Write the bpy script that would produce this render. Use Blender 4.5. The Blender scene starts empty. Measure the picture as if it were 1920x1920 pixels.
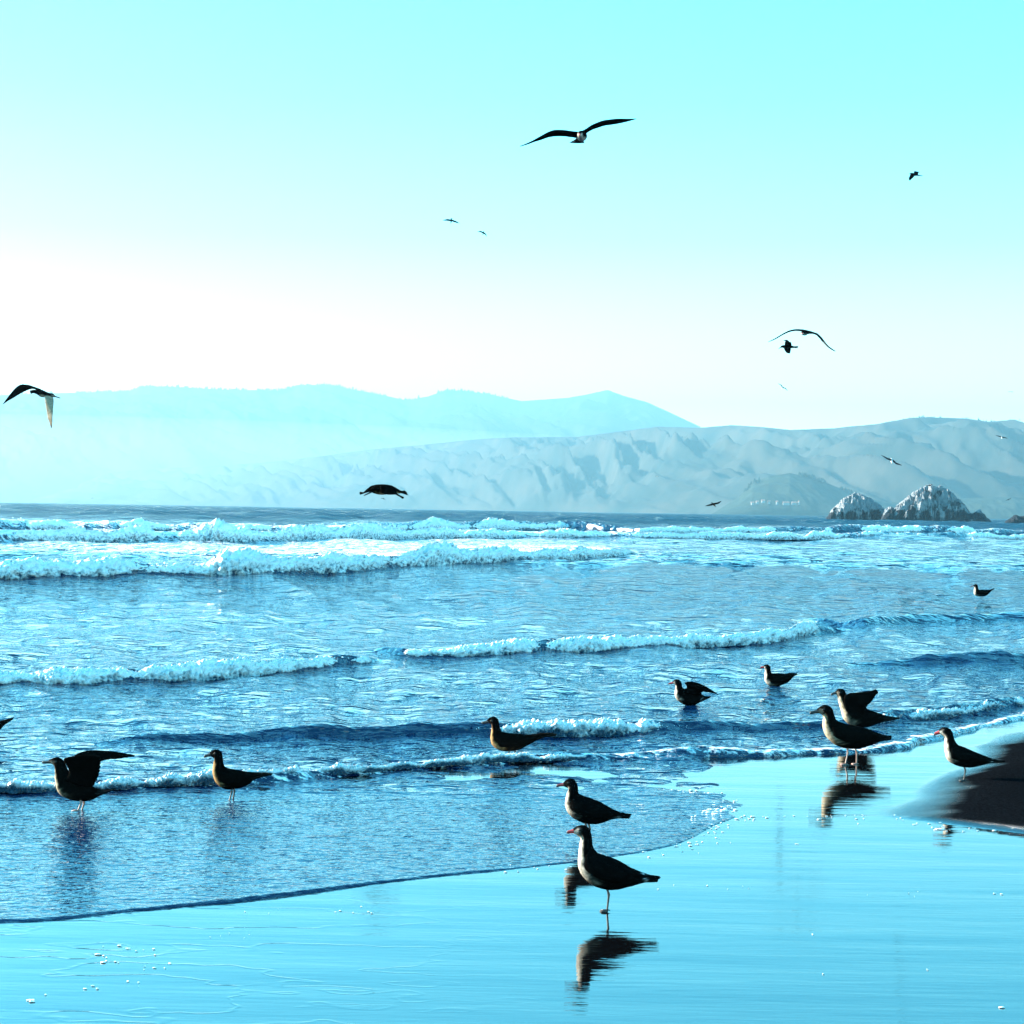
import bpy, bmesh, math, random
import numpy as np
from mathutils import Vector, Matrix

sc = bpy.context.scene
col = sc.collection
R = math.radians
random.seed(7)

# ------------------------------------------------------------------ camera
F_PX, CAM_H = 3583.0, 1.7           # focal length in photo pixels (1920 wide), eye height in metres
ROLL, PITCH = 0.0161, -3.0 / 3583.0
cam_d = bpy.data.cameras.new('camera')
cam_d.sensor_width = 36.0
cam_d.lens = 36.0 * F_PX / 1920.0
cam_d.clip_start = 0.1
cam_d.clip_end = 60000.0
cam = bpy.data.objects.new('camera', cam_d)
col.objects.link(cam)
CAM_M = Matrix.Rotation(R(90) - PITCH * -1.0, 4, 'X') @ Matrix.Rotation(ROLL, 4, 'Z')
cam.matrix_world = Matrix.Translation((0, 0, CAM_H)) @ CAM_M
sc.camera = cam
sc.render.resolution_x = sc.render.resolution_y = 1024

# ------------------------------------------------------------------ sky, sun, exposure
SUN_AZ, SUN_EL = 71.0, 19.0          # degrees left of the view axis (+Y), degrees up
w = bpy.data.worlds.new('World')
sc.world = w
w.use_nodes = True
nt = w.node_tree
for n in list(nt.nodes):
    nt.nodes.remove(n)
sky = nt.nodes.new('ShaderNodeTexSky')
sky.sky_type = 'NISHITA'
sky.sun_disc = False
sky.sun_elevation = R(SUN_EL)
sky.sun_rotation = R(-SUN_AZ)
sky.altitude = 0
sky.air_density = 1.0
sky.dust_density = 0.3
sky.ozone_density = 1.0
tint = nt.nodes.new('ShaderNodeMixRGB')
tint.blend_type = 'MULTIPLY'
tint.inputs[0].default_value = 1.0
# the photograph's cyan grading: white at the horizon all the way round, cyan higher up
geo = nt.nodes.new('ShaderNodeTexCoord')
sep = nt.nodes.new('ShaderNodeSeparateXYZ')
nt.links.new(geo.outputs['Generated'], sep.inputs[0])
grad = nt.nodes.new('ShaderNodeValToRGB')
els = grad.color_ramp.elements
els[0].position, els[0].color = 0.0, (1.30, 1.40, 1.42, 1)
els[1].position, els[1].color = 0.30, (0.155, 1.08, 1.16, 1)
for p_, c_ in ((0.06, (0.92, 1.22, 1.26, 1)), (0.14, (0.40, 1.05, 1.11, 1)), (0.21, (0.24, 1.07, 1.14, 1))):
    e_ = els.new(p_); e_.color = c_
nt.links.new(sep.outputs[2], grad.inputs[0])
nt.links.new(grad.outputs[0], tint.inputs[2])
bg = nt.nodes.new('ShaderNodeBackground')
bg.inputs[1].default_value = 0.10
wo = nt.nodes.new('ShaderNodeOutputWorld')
nt.links.new(sky.outputs[0], tint.inputs[1])
nt.links.new(tint.outputs[0], bg.inputs[0])
nt.links.new(bg.outputs[0], wo.inputs[0])

sun_d = bpy.data.lights.new('sun', 'SUN')
sun_d.energy = 5.0
sun_d.angle = R(0.5)
sun_d.color = (1.0, 0.90, 0.76)
sun = bpy.data.objects.new('sun', sun_d)
col.objects.link(sun)
sd = Vector((-math.sin(R(SUN_AZ)) * math.cos(R(SUN_EL)), math.cos(R(SUN_AZ)) * math.cos(R(SUN_EL)), math.sin(R(SUN_EL))))
sun.rotation_euler = sd.to_track_quat('Z', 'Y').to_euler()

vs = sc.view_settings
vs.view_transform = 'Standard'
vs.look = 'None'
vs.exposure = 2.6
vs.gamma = 1.0
vs.use_curve_mapping = False
cy = sc.cycles
cy.use_denoising = True
cy.max_bounces = 6
cy.volume_bounces = 1
cy.glossy_bounces = 3
cy.diffuse_bounces = 2
cy.transmission_bounces = 3
cy.transparent_max_bounces = 6
cy.caustics_reflective = False
cy.caustics_refractive = False

# ------------------------------------------------------------------ helpers
def ray(px, py):
    v = CAM_M.to_3x3() @ Vector(((px - 960.0) / F_PX, -(py - 960.0) / F_PX, -1.0))
    return v
def ground(px, py, z=0.0):
    v = ray(px, py)
    t = (z - CAM_H) / v.z
    return Vector((0, 0, CAM_H)) + v * t
def at_dist(px, py, d):
    v = ray(px, py)
    return Vector((0, 0, CAM_H)) + v * (d / v.y)

def tag(o, label=None, cat=None, group=None, kind=None):
    if label: o['label'] = label
    if cat: o['category'] = cat
    if group: o['group'] = group
    if kind: o['kind'] = kind
    return o
def link(name, me, mat=None, parent=None, smooth=True):
    o = bpy.data.objects.new(name, me)
    col.objects.link(o)
    if mat is not None and len(me.materials) == 0:
        me.materials.append(mat)
    if smooth:
        me.polygons.foreach_set('use_smooth', [True] * len(me.polygons))
    if parent is not None:
        o.parent = parent
    return o
def mesh_np(name, V, Fq, attrs=None):
    """mesh from numpy vertices and quads (fast path)."""
    me = bpy.data.meshes.new(name)
    V = np.asarray(V, np.float32)
    Fq = np.asarray(Fq, np.int32)
    k = Fq.shape[1]
    me.vertices.add(len(V))
    me.vertices.foreach_set('co', V.ravel())
    me.loops.add(Fq.size)
    me.loops.foreach_set('vertex_index', Fq.ravel())
    me.polygons.add(len(Fq))
    me.polygons.foreach_set('loop_start', np.arange(0, Fq.size, k, dtype=np.int32))
    me.polygons.foreach_set('loop_total', np.full(len(Fq), k, np.int32))
    me.update(calc_edges=True)
    for n, a in (attrs or {}).items():
        a = np.asarray(a, np.float32)
        if a.ndim == 1:
            at = me.attributes.new(n, 'FLOAT', 'POINT')
            at.data.foreach_set('value', a)
        else:
            at = me.attributes.new(n, 'FLOAT_COLOR', 'POINT')
            at.data.foreach_set('color', np.concatenate([a, np.ones((len(a), 1), np.float32)], 1).ravel())
    return me
def grid_faces(nr, nc):
    i = np.arange(nr - 1)[:, None] * nc + np.arange(nc - 1)[None, :]
    i = i.ravel()
    return np.stack([i, i + 1, i + 1 + nc, i + nc], 1)

_rng = np.random.RandomState(3)
_P = _rng.permutation(256)
_P = np.concatenate([_P, _P, _P])
_G = _rng.randn(256, 3); _G /= np.linalg.norm(_G, axis=1)[:, None]
def perlin(x, y, z=0.0):
    x, y, z = np.broadcast_arrays(np.asarray(x, float), np.asarray(y, float), np.asarray(z, float))
    xi, yi, zi = np.floor(x).astype(int), np.floor(y).astype(int), np.floor(z).astype(int)
    xf, yf, zf = x - xi, y - yi, z - zi
    xi &= 255; yi &= 255; zi &= 255
    f = lambda t: t * t * t * (t * (t * 6 - 15) + 10)
    u, v, ww = f(xf), f(yf), f(zf)
    r = 0
    for a in (0, 1):
        for b in (0, 1):
            for c in (0, 1):
                g = _G[_P[_P[_P[xi + a] + yi + b] + zi + c]]
                d = g[..., 0] * (xf - a) + g[..., 1] * (yf - b) + g[..., 2] * (zf - c)
                r = r + d * (u if a else 1 - u) * (v if b else 1 - v) * (ww if c else 1 - ww)
    return r * 1.5
def fbm(x, y, z=0.0, o=4, lac=2.0, gain=0.5, ridged=False):
    s, a, r = 1.0, 1.0, 0.0
    for k in range(o):
        n = perlin(x * s + 17.3 * k, y * s - 9.1 * k, z * s + 3.7 * k)
        r = r + a * ((1 - 2 * np.abs(n)) if ridged else n)
        s *= lac; a *= gain
    return r
def sstep(a, b, x):
    t = np.clip((x - a) / (b - a), 0, 1)
    return t * t * (3 - 2 * t)

class NT:
    """small node-tree builder"""
    def __init__(s, name):
        s.m = bpy.data.materials.new(name); s.m.use_nodes = True
        s.t = s.m.node_tree
        for n in list(s.t.nodes): s.t.nodes.remove(n)
        s.out = s.t.nodes.new('ShaderNodeOutputMaterial')
    def n(s, typ, ins=None, **kw):
        nd = s.t.nodes.new('ShaderNode' + typ)
        for k, v in kw.items(): setattr(nd, k, v)
        for k, v in (ins or {}).items():
            if hasattr(v, 'is_linked') or hasattr(v, 'links'):
                s.t.links.new(v, nd.inputs[k])
            else:
                nd.inputs[k].default_value = v
        return nd
    def lk(s, a, b): s.t.links.new(a, b)
    def noise(s, vec, scale, detail=3, rough=0.5):
        return s.n('TexNoise', {'Vector': vec, 'Scale': scale, 'Detail': detail, 'Roughness': rough}).outputs[0]
    def mapped(s, scale, rot=(0, 0, 0)):
        tc = s.n('TexCoord')
        return s.n('Mapping', {'Vector': tc.outputs['Object'], 'Scale': scale, 'Rotation': rot}).outputs[0]
    def ramp(s, fac, a, b, ca=(0, 0, 0, 1), cb=(1, 1, 1, 1)):
        r = s.n('ValToRGB', {'Fac': fac})
        r.color_ramp.elements[0].position = a; r.color_ramp.elements[0].color = ca
        r.color_ramp.elements[1].position = b; r.color_ramp.elements[1].color = cb
        return r.outputs[0]
    def math(s, op, a, b=0.0, clamp=False):
        return s.n('Math', {0: a, 1: b}, operation=op, use_clamp=clamp).outputs[0]
    def mix(s, fac, a, b):
        return s.n('MixRGB', {0: fac, 1: a, 2: b}).outputs[0]
    def attr(s, name):
        return s.n('Attribute', attribute_name=name)
    def surf(s, sh): s.lk(sh, s.out.inputs['Surface'])

# ------------------------------------------------------------------ materials of the setting
def mat_sea():
    m = NT('sea_water')
    foam = m.attr('foam').outputs['Fac']
    chop = m.attr('chop').outputs['Fac']
    near = m.attr('near').outputs['Fac']
    mid = m.attr('mid').outputs['Fac']
    hn = m.math('MULTIPLY', m.noise(m.mapped((0.8, 1.2, 3.0), (0, 0, 0.06)), 16.0, 2, 0.5), 0.020)
    hm1 = m.math('MULTIPLY', m.noise(m.mapped((0.75, 1.2, 3.0), (0, 0, 0.05)), 4.2, 3, 0.5), 0.17)
    hm2 = m.math('MULTIPLY', m.noise(m.mapped((0.75, 1.1, 3.0), (0, 0, -0.08)), 1.5, 3, 0.5), 0.48)
    h = m.mix(near, m.mix(mid, hm1, hm2), hn)
    far = m.attr('far').outputs['Fac']
    b3 = m.noise(m.mapped((1.0, 2.4, 1.0), (0, 0, 0.12)), 0.16, 5, 0.65)
    h = m.math('ADD', m.math('MULTIPLY', h, chop), m.math('MULTIPLY', b3, m.math('MULTIPLY', far, 7.0)))
    bump = m.n('Bump', {'Height': h, 'Strength': 1.0, 'Distance': 1.0})
    rg = m.n('MapRange', {'Value': far, 'To Min': 0.015, 'To Max': 0.12}).outputs[0]
    sl = m.n('MapRange', {'Value': far, 'To Min': 0.62, 'To Max': 0.25}).outputs[0]
    p = m.n('BsdfPrincipled', {'Base Color': (0.0004, 0.012, 0.045, 1), 'Roughness': rg, 'IOR': 1.42, 'Specular IOR Level': sl, 'Normal': bump.outputs[0]})
    # wind-roughened open water: seen this low its wave faces mirror only a small part of the sky
    pf = m.n('MixShader', {0: m.n('MapRange', {'Value': b3, 'From Min': 0.35, 'From Max': 0.65, 'To Min': 0.02, 'To Max': 0.17}).outputs[0], 1: m.n('BsdfDiffuse', {'Color': (0.0004, 0.030, 0.066, 1), 'Normal': bump.outputs[0]}).outputs[0],
                           2: m.n('BsdfGlossy', {'Color': (0.55, 0.90, 1.0, 1), 'Roughness': 0.22, 'Normal': bump.outputs[0]}).outputs[0]})
    p = m.n('MixShader', {0: m.math('MULTIPLY', far, 0.95), 1: p.outputs[0], 2: pf.outputs[0]})
    # lacy foam lying on the water
    fn = m.noise(m.mapped((1.0, 2.2, 1.0)), 3.2, 6, 0.68)
    fn2 = m.noise(m.mapped((1.0, 2.0, 1.0)), 14.0, 3, 0.6)
    fn3 = m.noise(m.mapped((1.0, 1.8, 1.0)), 13.0, 6, 0.7)
    fn = m.mix(mid, fn3, fn)
    fm = m.math('ADD', fn, m.math('MULTIPLY', m.math('SUBTRACT', fn2, 0.5), 0.35))
    k = m.math('SUBTRACT', m.math('ADD', fm, foam), 1.0)
    k = m.math('MULTIPLY', k, 9.0, True)
    fd = m.n('BsdfPrincipled', {'Base Color': (0.80, 0.82, 0.82, 1), 'Roughness': 0.75, 'Normal': bump.outputs[0]})
    mx = m.n('MixShader', {0: k, 1: p.outputs[0], 2: fd.outputs[0]})
    m.surf(mx.outputs[0])
    return m.m
def mat_foam(name='foam_white', water=0.35):
    m = NT(name)
    fr = m.attr('froth').outputs['Fac']
    n1 = m.noise(m.mapped((1, 1, 1.3)), 8.0, 5, 0.62)
    n2 = m.noise(m.mapped((1, 1, 1)), 60.0, 3, 0.6)
    bump = m.n('Bump', {'Height': m.math('ADD', n1, m.math('MULTIPLY', n2, 0.4)), 'Strength': 0.9, 'Distance': 0.04})
    d = m.n('BsdfPrincipled', {'Base Color': (0.84, 0.86, 0.86, 1), 'Roughness': 0.7, 'Normal': bump.outputs[0]})
    wv = m.n('BsdfPrincipled', {'Base Color': (0.006, 0.040, 0.075, 1), 'Roughness': 0.12, 'IOR': 1.38, 'Normal': bump.outputs[0]})
    k = m.math('MULTIPLY', m.math('SUBTRACT', m.math('ADD', n1, fr), 1.0 - 0.0), 3.5, True)
    mx = m.n('MixShader', {0: k, 1: wv.outputs[0], 2: d.outputs[0]})
    m.surf(mx.outputs[0])
    return m.m
def mat_sand():
    m = NT('wet_sand')
    dry = m.attr('dry').outputs['Fac']
    st = m.noise(m.mapped((0.5, 3.2, 1.0), (0, 0, 0.07)), 1.1, 3, 0.5)
    st2 = m.noise(m.mapped((1.0, 6.0, 1.0), (0, 0, 0.04)), 5.0, 3, 0.55)
    gr = m.noise(m.mapped((1, 1, 1)), 75.0, 5, 0.75)
    h = m.math('ADD', m.math('MULTIPLY', st, 0.0044), m.math('MULTIPLY', st2, 0.0006))
    rl = m.math('ABSOLUTE', m.math('SUBTRACT', m.noise(m.mapped((0.7, 1.5, 1.0), (0, 0, 0.5)), 1.5, 3, 0.55), 0.5))
    rl2 = m.math('MULTIPLY', m.ramp(rl, 0.0, 0.014, (1, 1, 1, 1), (0, 0, 0, 1)), 0.0007)
    h = m.math('ADD', h, m.math('MULTIPLY', rl2, m.attr('rill').outputs['Fac']))
    hg = m.math('MULTIPLY', m.math('MULTIPLY', gr, dry), 0.030)
    bump = m.n('Bump', {'Height': m.math('ADD', h, hg), 'Strength': 1.0, 'Distance': 1.0})
    d2 = m.math('ADD', dry, m.math('MULTIPLY', m.math('SUBTRACT', st, 0.5), m.math('MULTIPLY', m.math('MULTIPLY', dry, m.math('SUBTRACT', 1.0, dry)), 3.0)), True)
    colr = m.mix(m.ramp(m.noise(m.mapped((1, 1, 1)), 60.0, 6, 0.8), 0.38, 0.66), (0.0006, 0.0010, 0.0015, 1), (0.0085, 0.0105, 0.0135, 1))
    kd = m.n('MapRange', {'Value': d2, 'From Min': 0.10, 'From Max': 0.62}, interpolation_type='SMOOTHSTEP').outputs[0]
    rough = m.n('MapRange', {'Value': d2, 'From Max': 0.5, 'To Min': 0.035, 'To Max': 0.30}).outputs[0]
    p = m.n('BsdfPrincipled', {'Base Color': (0.0022, 0.0022, 0.0026, 1), 'Roughness': rough, 'Specular IOR Level': 1.0, 'IOR': 1.75, 'Normal': bump.outputs[0]})
    dd = m.n('BsdfDiffuse', {'Color': colr, 'Normal': bump.outputs[0]})
    m.surf(m.n('MixShader', {0: kd, 1: p.outputs[0], 2: dd.outputs[0]}).outputs[0])
    return m.m
def mat_simple(name, a, b, scale, rough=0.9, bump=0.0, detail=5):
    m = NT(name)
    f = m.noise(m.mapped((1, 1, 1)), scale, detail, 0.6)
    c = m.mix(m.ramp(f, 0.35, 0.65), a, b)
    ins = {'Base Color': c, 'Roughness': rough, 'Specular IOR Level': 0.15}
    if bump:
        ins['Normal'] = m.n('Bump', {'Height': f, 'Strength': 0.8, 'Distance': bump}).outputs[0]
    m.surf(m.n('BsdfPrincipled', ins).outputs[0])
    return m.m
M_SEA, M_FOAM, M_SAND = mat_sea(), mat_foam(), mat_sand()
M_HILL = mat_simple('hill_scrub', (0.006, 0.013, 0.012, 1), (0.045, 0.038, 0.029, 1), 0.005, detail=9)
M_RIDGE = mat_simple('ridge_forest', (0.006, 0.012, 0.010, 1), (0.018, 0.022, 0.015, 1), 0.002)
M_TREES = mat_simple('far_trees', (0.006, 0.012, 0.008, 1), (0.02, 0.028, 0.016, 1), 0.05)

# ------------------------------------------------------------------ the beach
# polylines given in photo pixels on the flat beach, turned into ground positions
def gline(pts):
    g = [ground(*p) for p in pts]
    g.sort(key=lambda q: q.x)
    return np.array([q.x for q in g]), np.array([q.y for q in g])
FILM = gline([(-500, 1780), (-200, 1755), (0, 1736), (130, 1728), (300, 1712), (430, 1700), (560, 1680), (700, 1660), (800, 1650), (900, 1642), (1000, 1634), (1100, 1622), (1200, 1606), (1270, 1590), (1310, 1572), (1345, 1552), (1385, 1536), (1400, 1520), (1372, 1505), (1330, 1492), (1290, 1480)][:17])
SWASH = gline([(-600, 1512), (-200, 1500), (0, 1492), (110, 1490), (200, 1484), (300, 1480), (420, 1474), (560, 1462), (700, 1452), (830, 1440), (950, 1432), (1080, 1430), (1250, 1424), (1420, 1420), (1560, 1416), (1650, 1411), (1712, 1404), (1722, 1396), (1790, 1381), (1860, 1364), (1920, 1351), (2100, 1320), (2400, 1280)])
def film_y(x):  return np.interp(x, *FILM) + 0.10 * perlin(x * 0.9, 3.1) + 0.03 * perlin(x * 4, 1.0)
def swash_y(x): return np.interp(x, *SWASH) + 0.16 * perlin(x * 1.1, 9.1) + 0.05 * perlin(x * 4, 5.0)
_a = ground(1400, 1520); FILM_X = _a.x       # right end of the thin water film

BAR = [(1655, 1531), (1760, 1541), (1850, 1552), (1920, 1562), (2200, 1600), (2700, 1640)]
BAR_TOP = [(1640, 1528), (1700, 1490), (1760, 1450), (1800, 1420), (1850, 1385), (1900, 1370), (1960, 1360), (2100, 1345), (2700, 1325)]
bar_lo, bar_hi = gline(BAR), gline(BAR_TOP)
def sand_fields(X, Y):
    lo = np.interp(X, *bar_lo); hi = np.interp(X, *bar_hi)
    x0 = bar_lo[0][0]
    e = np.minimum(sstep(0.0, 0.13, Y - lo + 0.05 * perlin(X * 2, Y * 2)), sstep(0.0, 1.5, hi - Y + 0.35 * perlin(X * 0.9, Y * 1.5)))
    dry = e * sstep(x0 - 0.35, x0 + 0.95, X + 0.12 * perlin(X * 2, Y * 3))
    z = 0.05 * dry + 0.004 * fbm(X * 0.6, Y * 0.9, 0, 3) * dry
    z = z - 0.035 * np.clip(Y - swash_y(X) - 0.4, 0, 60) ** 1.0 * 0.6
    z = z + 0.0010 * fbm(X * 0.5, Y * 2.0, 2.0, 3)
    return z, dry
def build_sand():
    ys = np.concatenate([np.linspace(-80, 5, 30), np.linspace(5.05, 22, 420), np.linspace(22.5, 60, 40)])
    xs = np.concatenate([np.linspace(-150, -9, 30), np.linspace(-8.95, 8.95, 420), np.linspace(9, 150, 30)])
    X, Y = np.meshgrid(xs, ys)
    Z, dry = sand_fields(X, Y)
    # landward sand rises gently and dries out
    Z = Z + np.clip(-Y - 4, 0, 80) * 0.02
    dry = np.maximum(dry, sstep(6, 25, -Y + 0))
    me = mesh_np('sand', np.stack([X, Y, Z], -1).reshape(-1, 3), grid_faces(len(ys), len(xs)), {'dry': dry.ravel(), 'rill': (sstep(0.6, -1.2, X) * sstep(9.0, 7.6, Y)).ravel()})
    o = link('beach', me, M_SAND)
    tag(o, 'wet mirror-like sand with a dark damp bar at the water edge', kind='structure')
build_sand()

# ------------------------------------------------------------------ the sea
class Breaker:
    """a breaking wave: base line in photo pixels, crest height in metres along it"""
    def __init__(s, base, heights, wf=0.9, wb=3.0, seed=0):
        g = [ground(*p) for p in base]
        s.x = np.array([q.x for q in g]); s.y = np.array([q.y for q in g])
        s.h = np.array(heights); s.wf, s.wb, s.seed = wf, wb, seed
    def yc(s, x):
        h = np.interp(x, s.x, s.h)
        return np.interp(x, s.x, s.y) + h * s.wf + 0.5 * h * perlin(x * 0.8 * .15 / s.h.max(), s.seed * 5.5)
    def amp(s, x):
        e = sstep(s.x[0] - 0.02 * abs(s.x[0]) - .3, s.x[0] + .5, x) * sstep(-s.x[-1] - .3, -s.x[-1] + .5, -x)
        return np.interp(x, s.x, s.h) * e * (1 + 0.18 * perlin(x * 0.5 / max(s.h.max() * 4, .4), s.seed + .5))
    def height(s, X, Y):
        a = s.amp(X); d = Y - s.yc(X)
        wid = np.where(d < 0, s.wf * 0.8, s.wb) * np.maximum(a, 0.03)
        return a * np.exp(-(d / wid) ** 2)
BREAKERS = {
    'A': Breaker([(-260, 1300), (-100, 1294), (0, 1289), (150, 1287), (300, 1280), (450, 1272), (600, 1258), (690, 1252), (715, 1248)], [.11, .13, .13, .12, .13, .13, .14, .15, .07], seed=1),
    'B': Breaker([(690, 1226), (760, 1234), (880, 1234), (1000, 1232), (1120, 1226), (1250, 1220), (1380, 1212), (1470, 1204), (1535, 1186), (1600, 1180)], [.05, .08, .12, .17, .19, .16, .15, .16, .17, .05], seed=2),
    'C': Breaker([(-400, 1090), (-100, 1087), (60, 1086), (150, 1086), (215, 1085), (260, 1084), (340, 1083), (460, 1082), (560, 1077), (680, 1072), (800, 1064), (920, 1058), (1050, 1052), (1150, 1044), (1200, 1040)], [.4, .42, .42, .42, .40, .33, .36, .42, .46, .46, .48, .46, .42, .35, .1], seed=3),
    'D': Breaker([(-600, 1024), (-100, 1020), (80, 1019), (250, 1017), (420, 1018), (560, 1017), (700, 1014), (850, 1011), (1000, 1012), (1200, 1013), (1400, 1012), (1600, 1012), (1800, 1012), (2000, 1013), (2400, 1015)], [.7, .7, .66, .62, .62, .66, .66, .58, .5, .45, .42, .42, .4, .4, .4], seed=4),
    'E': Breaker([(-600, 994), (-60, 993), (60, 994), (170, 995), (400, 997), (700, 1000), (860, 998), (1060, 996), (1200, 1000), (1500, 1001), (1700, 1002), (1900, 1003), (2300, 1006)], [.6, .7, .7, .55, .5, .65, .8, .75, .5, .6, .7, .6, .6], seed=5, wb=4),
    'F': Breaker([(150, 1402), (260, 1396), (500, 1390), (800, 1386), (950, 1384), (1080, 1384), (1200, 1382), (1350, 1376), (1540, 1370), (1640, 1366), (1780, 1350), (1920, 1332), (2100, 1312)], [.0, .04, .06, .08, .09, .10, .10, .06, .06, .08, .09, .08, .05], seed=6, wf=1.0, wb=3),
    'G': Breaker([(1540, 1250), (1660, 1248), (1740, 1249), (1920, 1247), (2100, 1245), (2400, 1240)], [.0, .03, .10, .09, .08, .08], seed=7, wb=3),
    'H': Breaker([(1500, 1166), (1620, 1178), (1720, 1170), (1860, 1165), (2000, 1164)], [.02, .10, .12, .12, .10], seed=8, wf=2.5, wb=4),
}
def sea_surface(X, Y):
    d = Y
    # chop: crests run along the shore
    a1 = np.interp(d, [7, 11, 14, 20, 40, 90, 150, 400, 3000], [.0014, .0040, .032, .062, .105, .17, .45, .85, .9])
    wl = np.interp(d, [7, 14, 30, 60, 120, 400, 3000], [.10, .34, .62, 1.3, 4.0, 9, 30])
    z = a1 * fbm(X / (wl * 1.7), Y / wl, 1.3, 3, 2.1, 0.5)
    sw = np.interp(d, [7, 15, 30, 100, 400, 3000], [0, .012, .03, .08, .3, .5])
    z = z + sw * fbm(X / 9.0 / (1 + d / 150), Y / 2.6 / (1 + d / 60), 7.0, 2)
    for k, b in BREAKERS.items():
        z = z + b.height(X, Y) * (0.72 if k in 'ABCD' else 1.0)
    # sheets running up the beach
    fy, gy = film_y(X), swash_y(X)
    up = sstep(0.0, 0.10, Y - fy) * sstep(FILM_X + 0.25, FILM_X - 0.15, X + 0.18 * perlin(X * 3, Y * 3))
    up = np.maximum(up, sstep(-0.02, 0.06, Y - gy))
    lip = (0.013 + 0.010 * perlin(X * 2.1, 4.4)) * np.exp(-((Y - fy - 0.06) / 0.055) ** 2) * sstep(0.6, -1.2, X)
    g = sstep(0.0, 0.09, Y - gy)
    lip2 = (0.030 + 0.03 * perlin(X * 1.7, 2.2)) * np.exp(-((Y - gy - 0.10) / 0.16) ** 2) * sstep(2.9, 1.0, X)
    lvl = -0.05 + up * (0.053 + 0.003 * sstep(0, .3, Y - fy) + lip + z * sstep(-0.1, 0.6, Y - fy)) + g * (0.012 + lip2)
    # froth lying on the surface
    foam = 0.20 * np.ones_like(z)
    foam += 0.34 * np.exp(-((Y - gy - 0.12) / 0.22) ** 2) * sstep(-3.9, -2.0, X - 0 * Y)
    bb = BREAKERS
    for k, amt, back in (('A', .26, 1.6), ('B', .28, 1.8), ('C', .42, 12.0), ('D', .36, 16.0), ('E', .22, 12.0), ('F', .14, .35)):
        b = bb[k]; dd = Y - b.yc(X); a = b.amp(X) / (b.h.max() + 1e-6)
        foam += amt * np.clip(a * 1.3, 0, 1) * sstep(-0.8 * b.h.max() - .02, 0.3 * b.h.max(), dd) * np.exp(-np.clip(dd, 0, None) / back)
    foam += 0.30 * sstep(52, 70, Y) * sstep(170, 105, Y) * sstep(30, -6, X)      # bubbly water between the outer breakers
    foam += 0.16 * sstep(150, 190, Y) * sstep(420, 260, Y) * np.clip(0.35 + 1.4 * fbm(X / 60, Y / 22, 5.0, 3), 0, 1)
    foam += 0.34 * sstep(240, 340, Y) * sstep(1600, 700, Y) * np.clip(perlin(X / 22, Y / 40, 2.0) + .05, 0, 1)
    chop = np.interp(d, [7, 10, 12, 15, 30, 100, 300, 2000], [.7, .9, .9, .8, 1.0, 1.0, 1.0, 1.0])
    far = sstep(110, 330, d)
    mid = sstep(17, 40, d)
    near = sstep(12.6, 10.6, d) * sstep(0.25, -0.1, Y - gy)
    return lvl, foam, chop, far, mid, near
def build_sea():
    ys = [6.5]
    while ys[-1] < 15500:
        y = ys[-1]
        if y < 22:   dy = max(0.012, y * y / 3250 * 0.62)
        elif y < 40: dy = 0.11
        elif y < 110: dy = 0.20
        else: dy = y * 0.006 if y < 420 else (y * 0.008 if y < 1200 else y * 0.05)
        ys.append(y + dy)
    ys = np.array(ys)
    u = np.linspace(-1, 1, 470)
    ext = np.array([1.25, 1.6, 2.1, 3.0, 4.5, 7.0])
    U = np.concatenate([-ext[::-1], u, ext])
    half = 0.268 * ys * 1.18 + 0.9
    X = half[:, None] * U[None, :]
    X = np.clip(X, -13000, 13000)
    Y = np.repeat(ys[:, None], len(U), 1)
    Z, foam, chop, far, mid, near = sea_surface(X, Y)
    print('sea verts', X.size, 'rows', len(ys))
    me = mesh_np('sea', np.stack([X, Y, Z], -1).reshape(-1, 3), grid_faces(len(ys), len(U)), {'foam': foam.ravel(), 'chop': chop.ravel(), 'far': far.ravel(), 'mid': mid.ravel(), 'near': near.ravel()})
    o = link('sea', me, M_SEA)
    tag(o, 'rippled blue sea running in over the beach in thin sheets', kind='structure')
build_sea()

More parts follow.
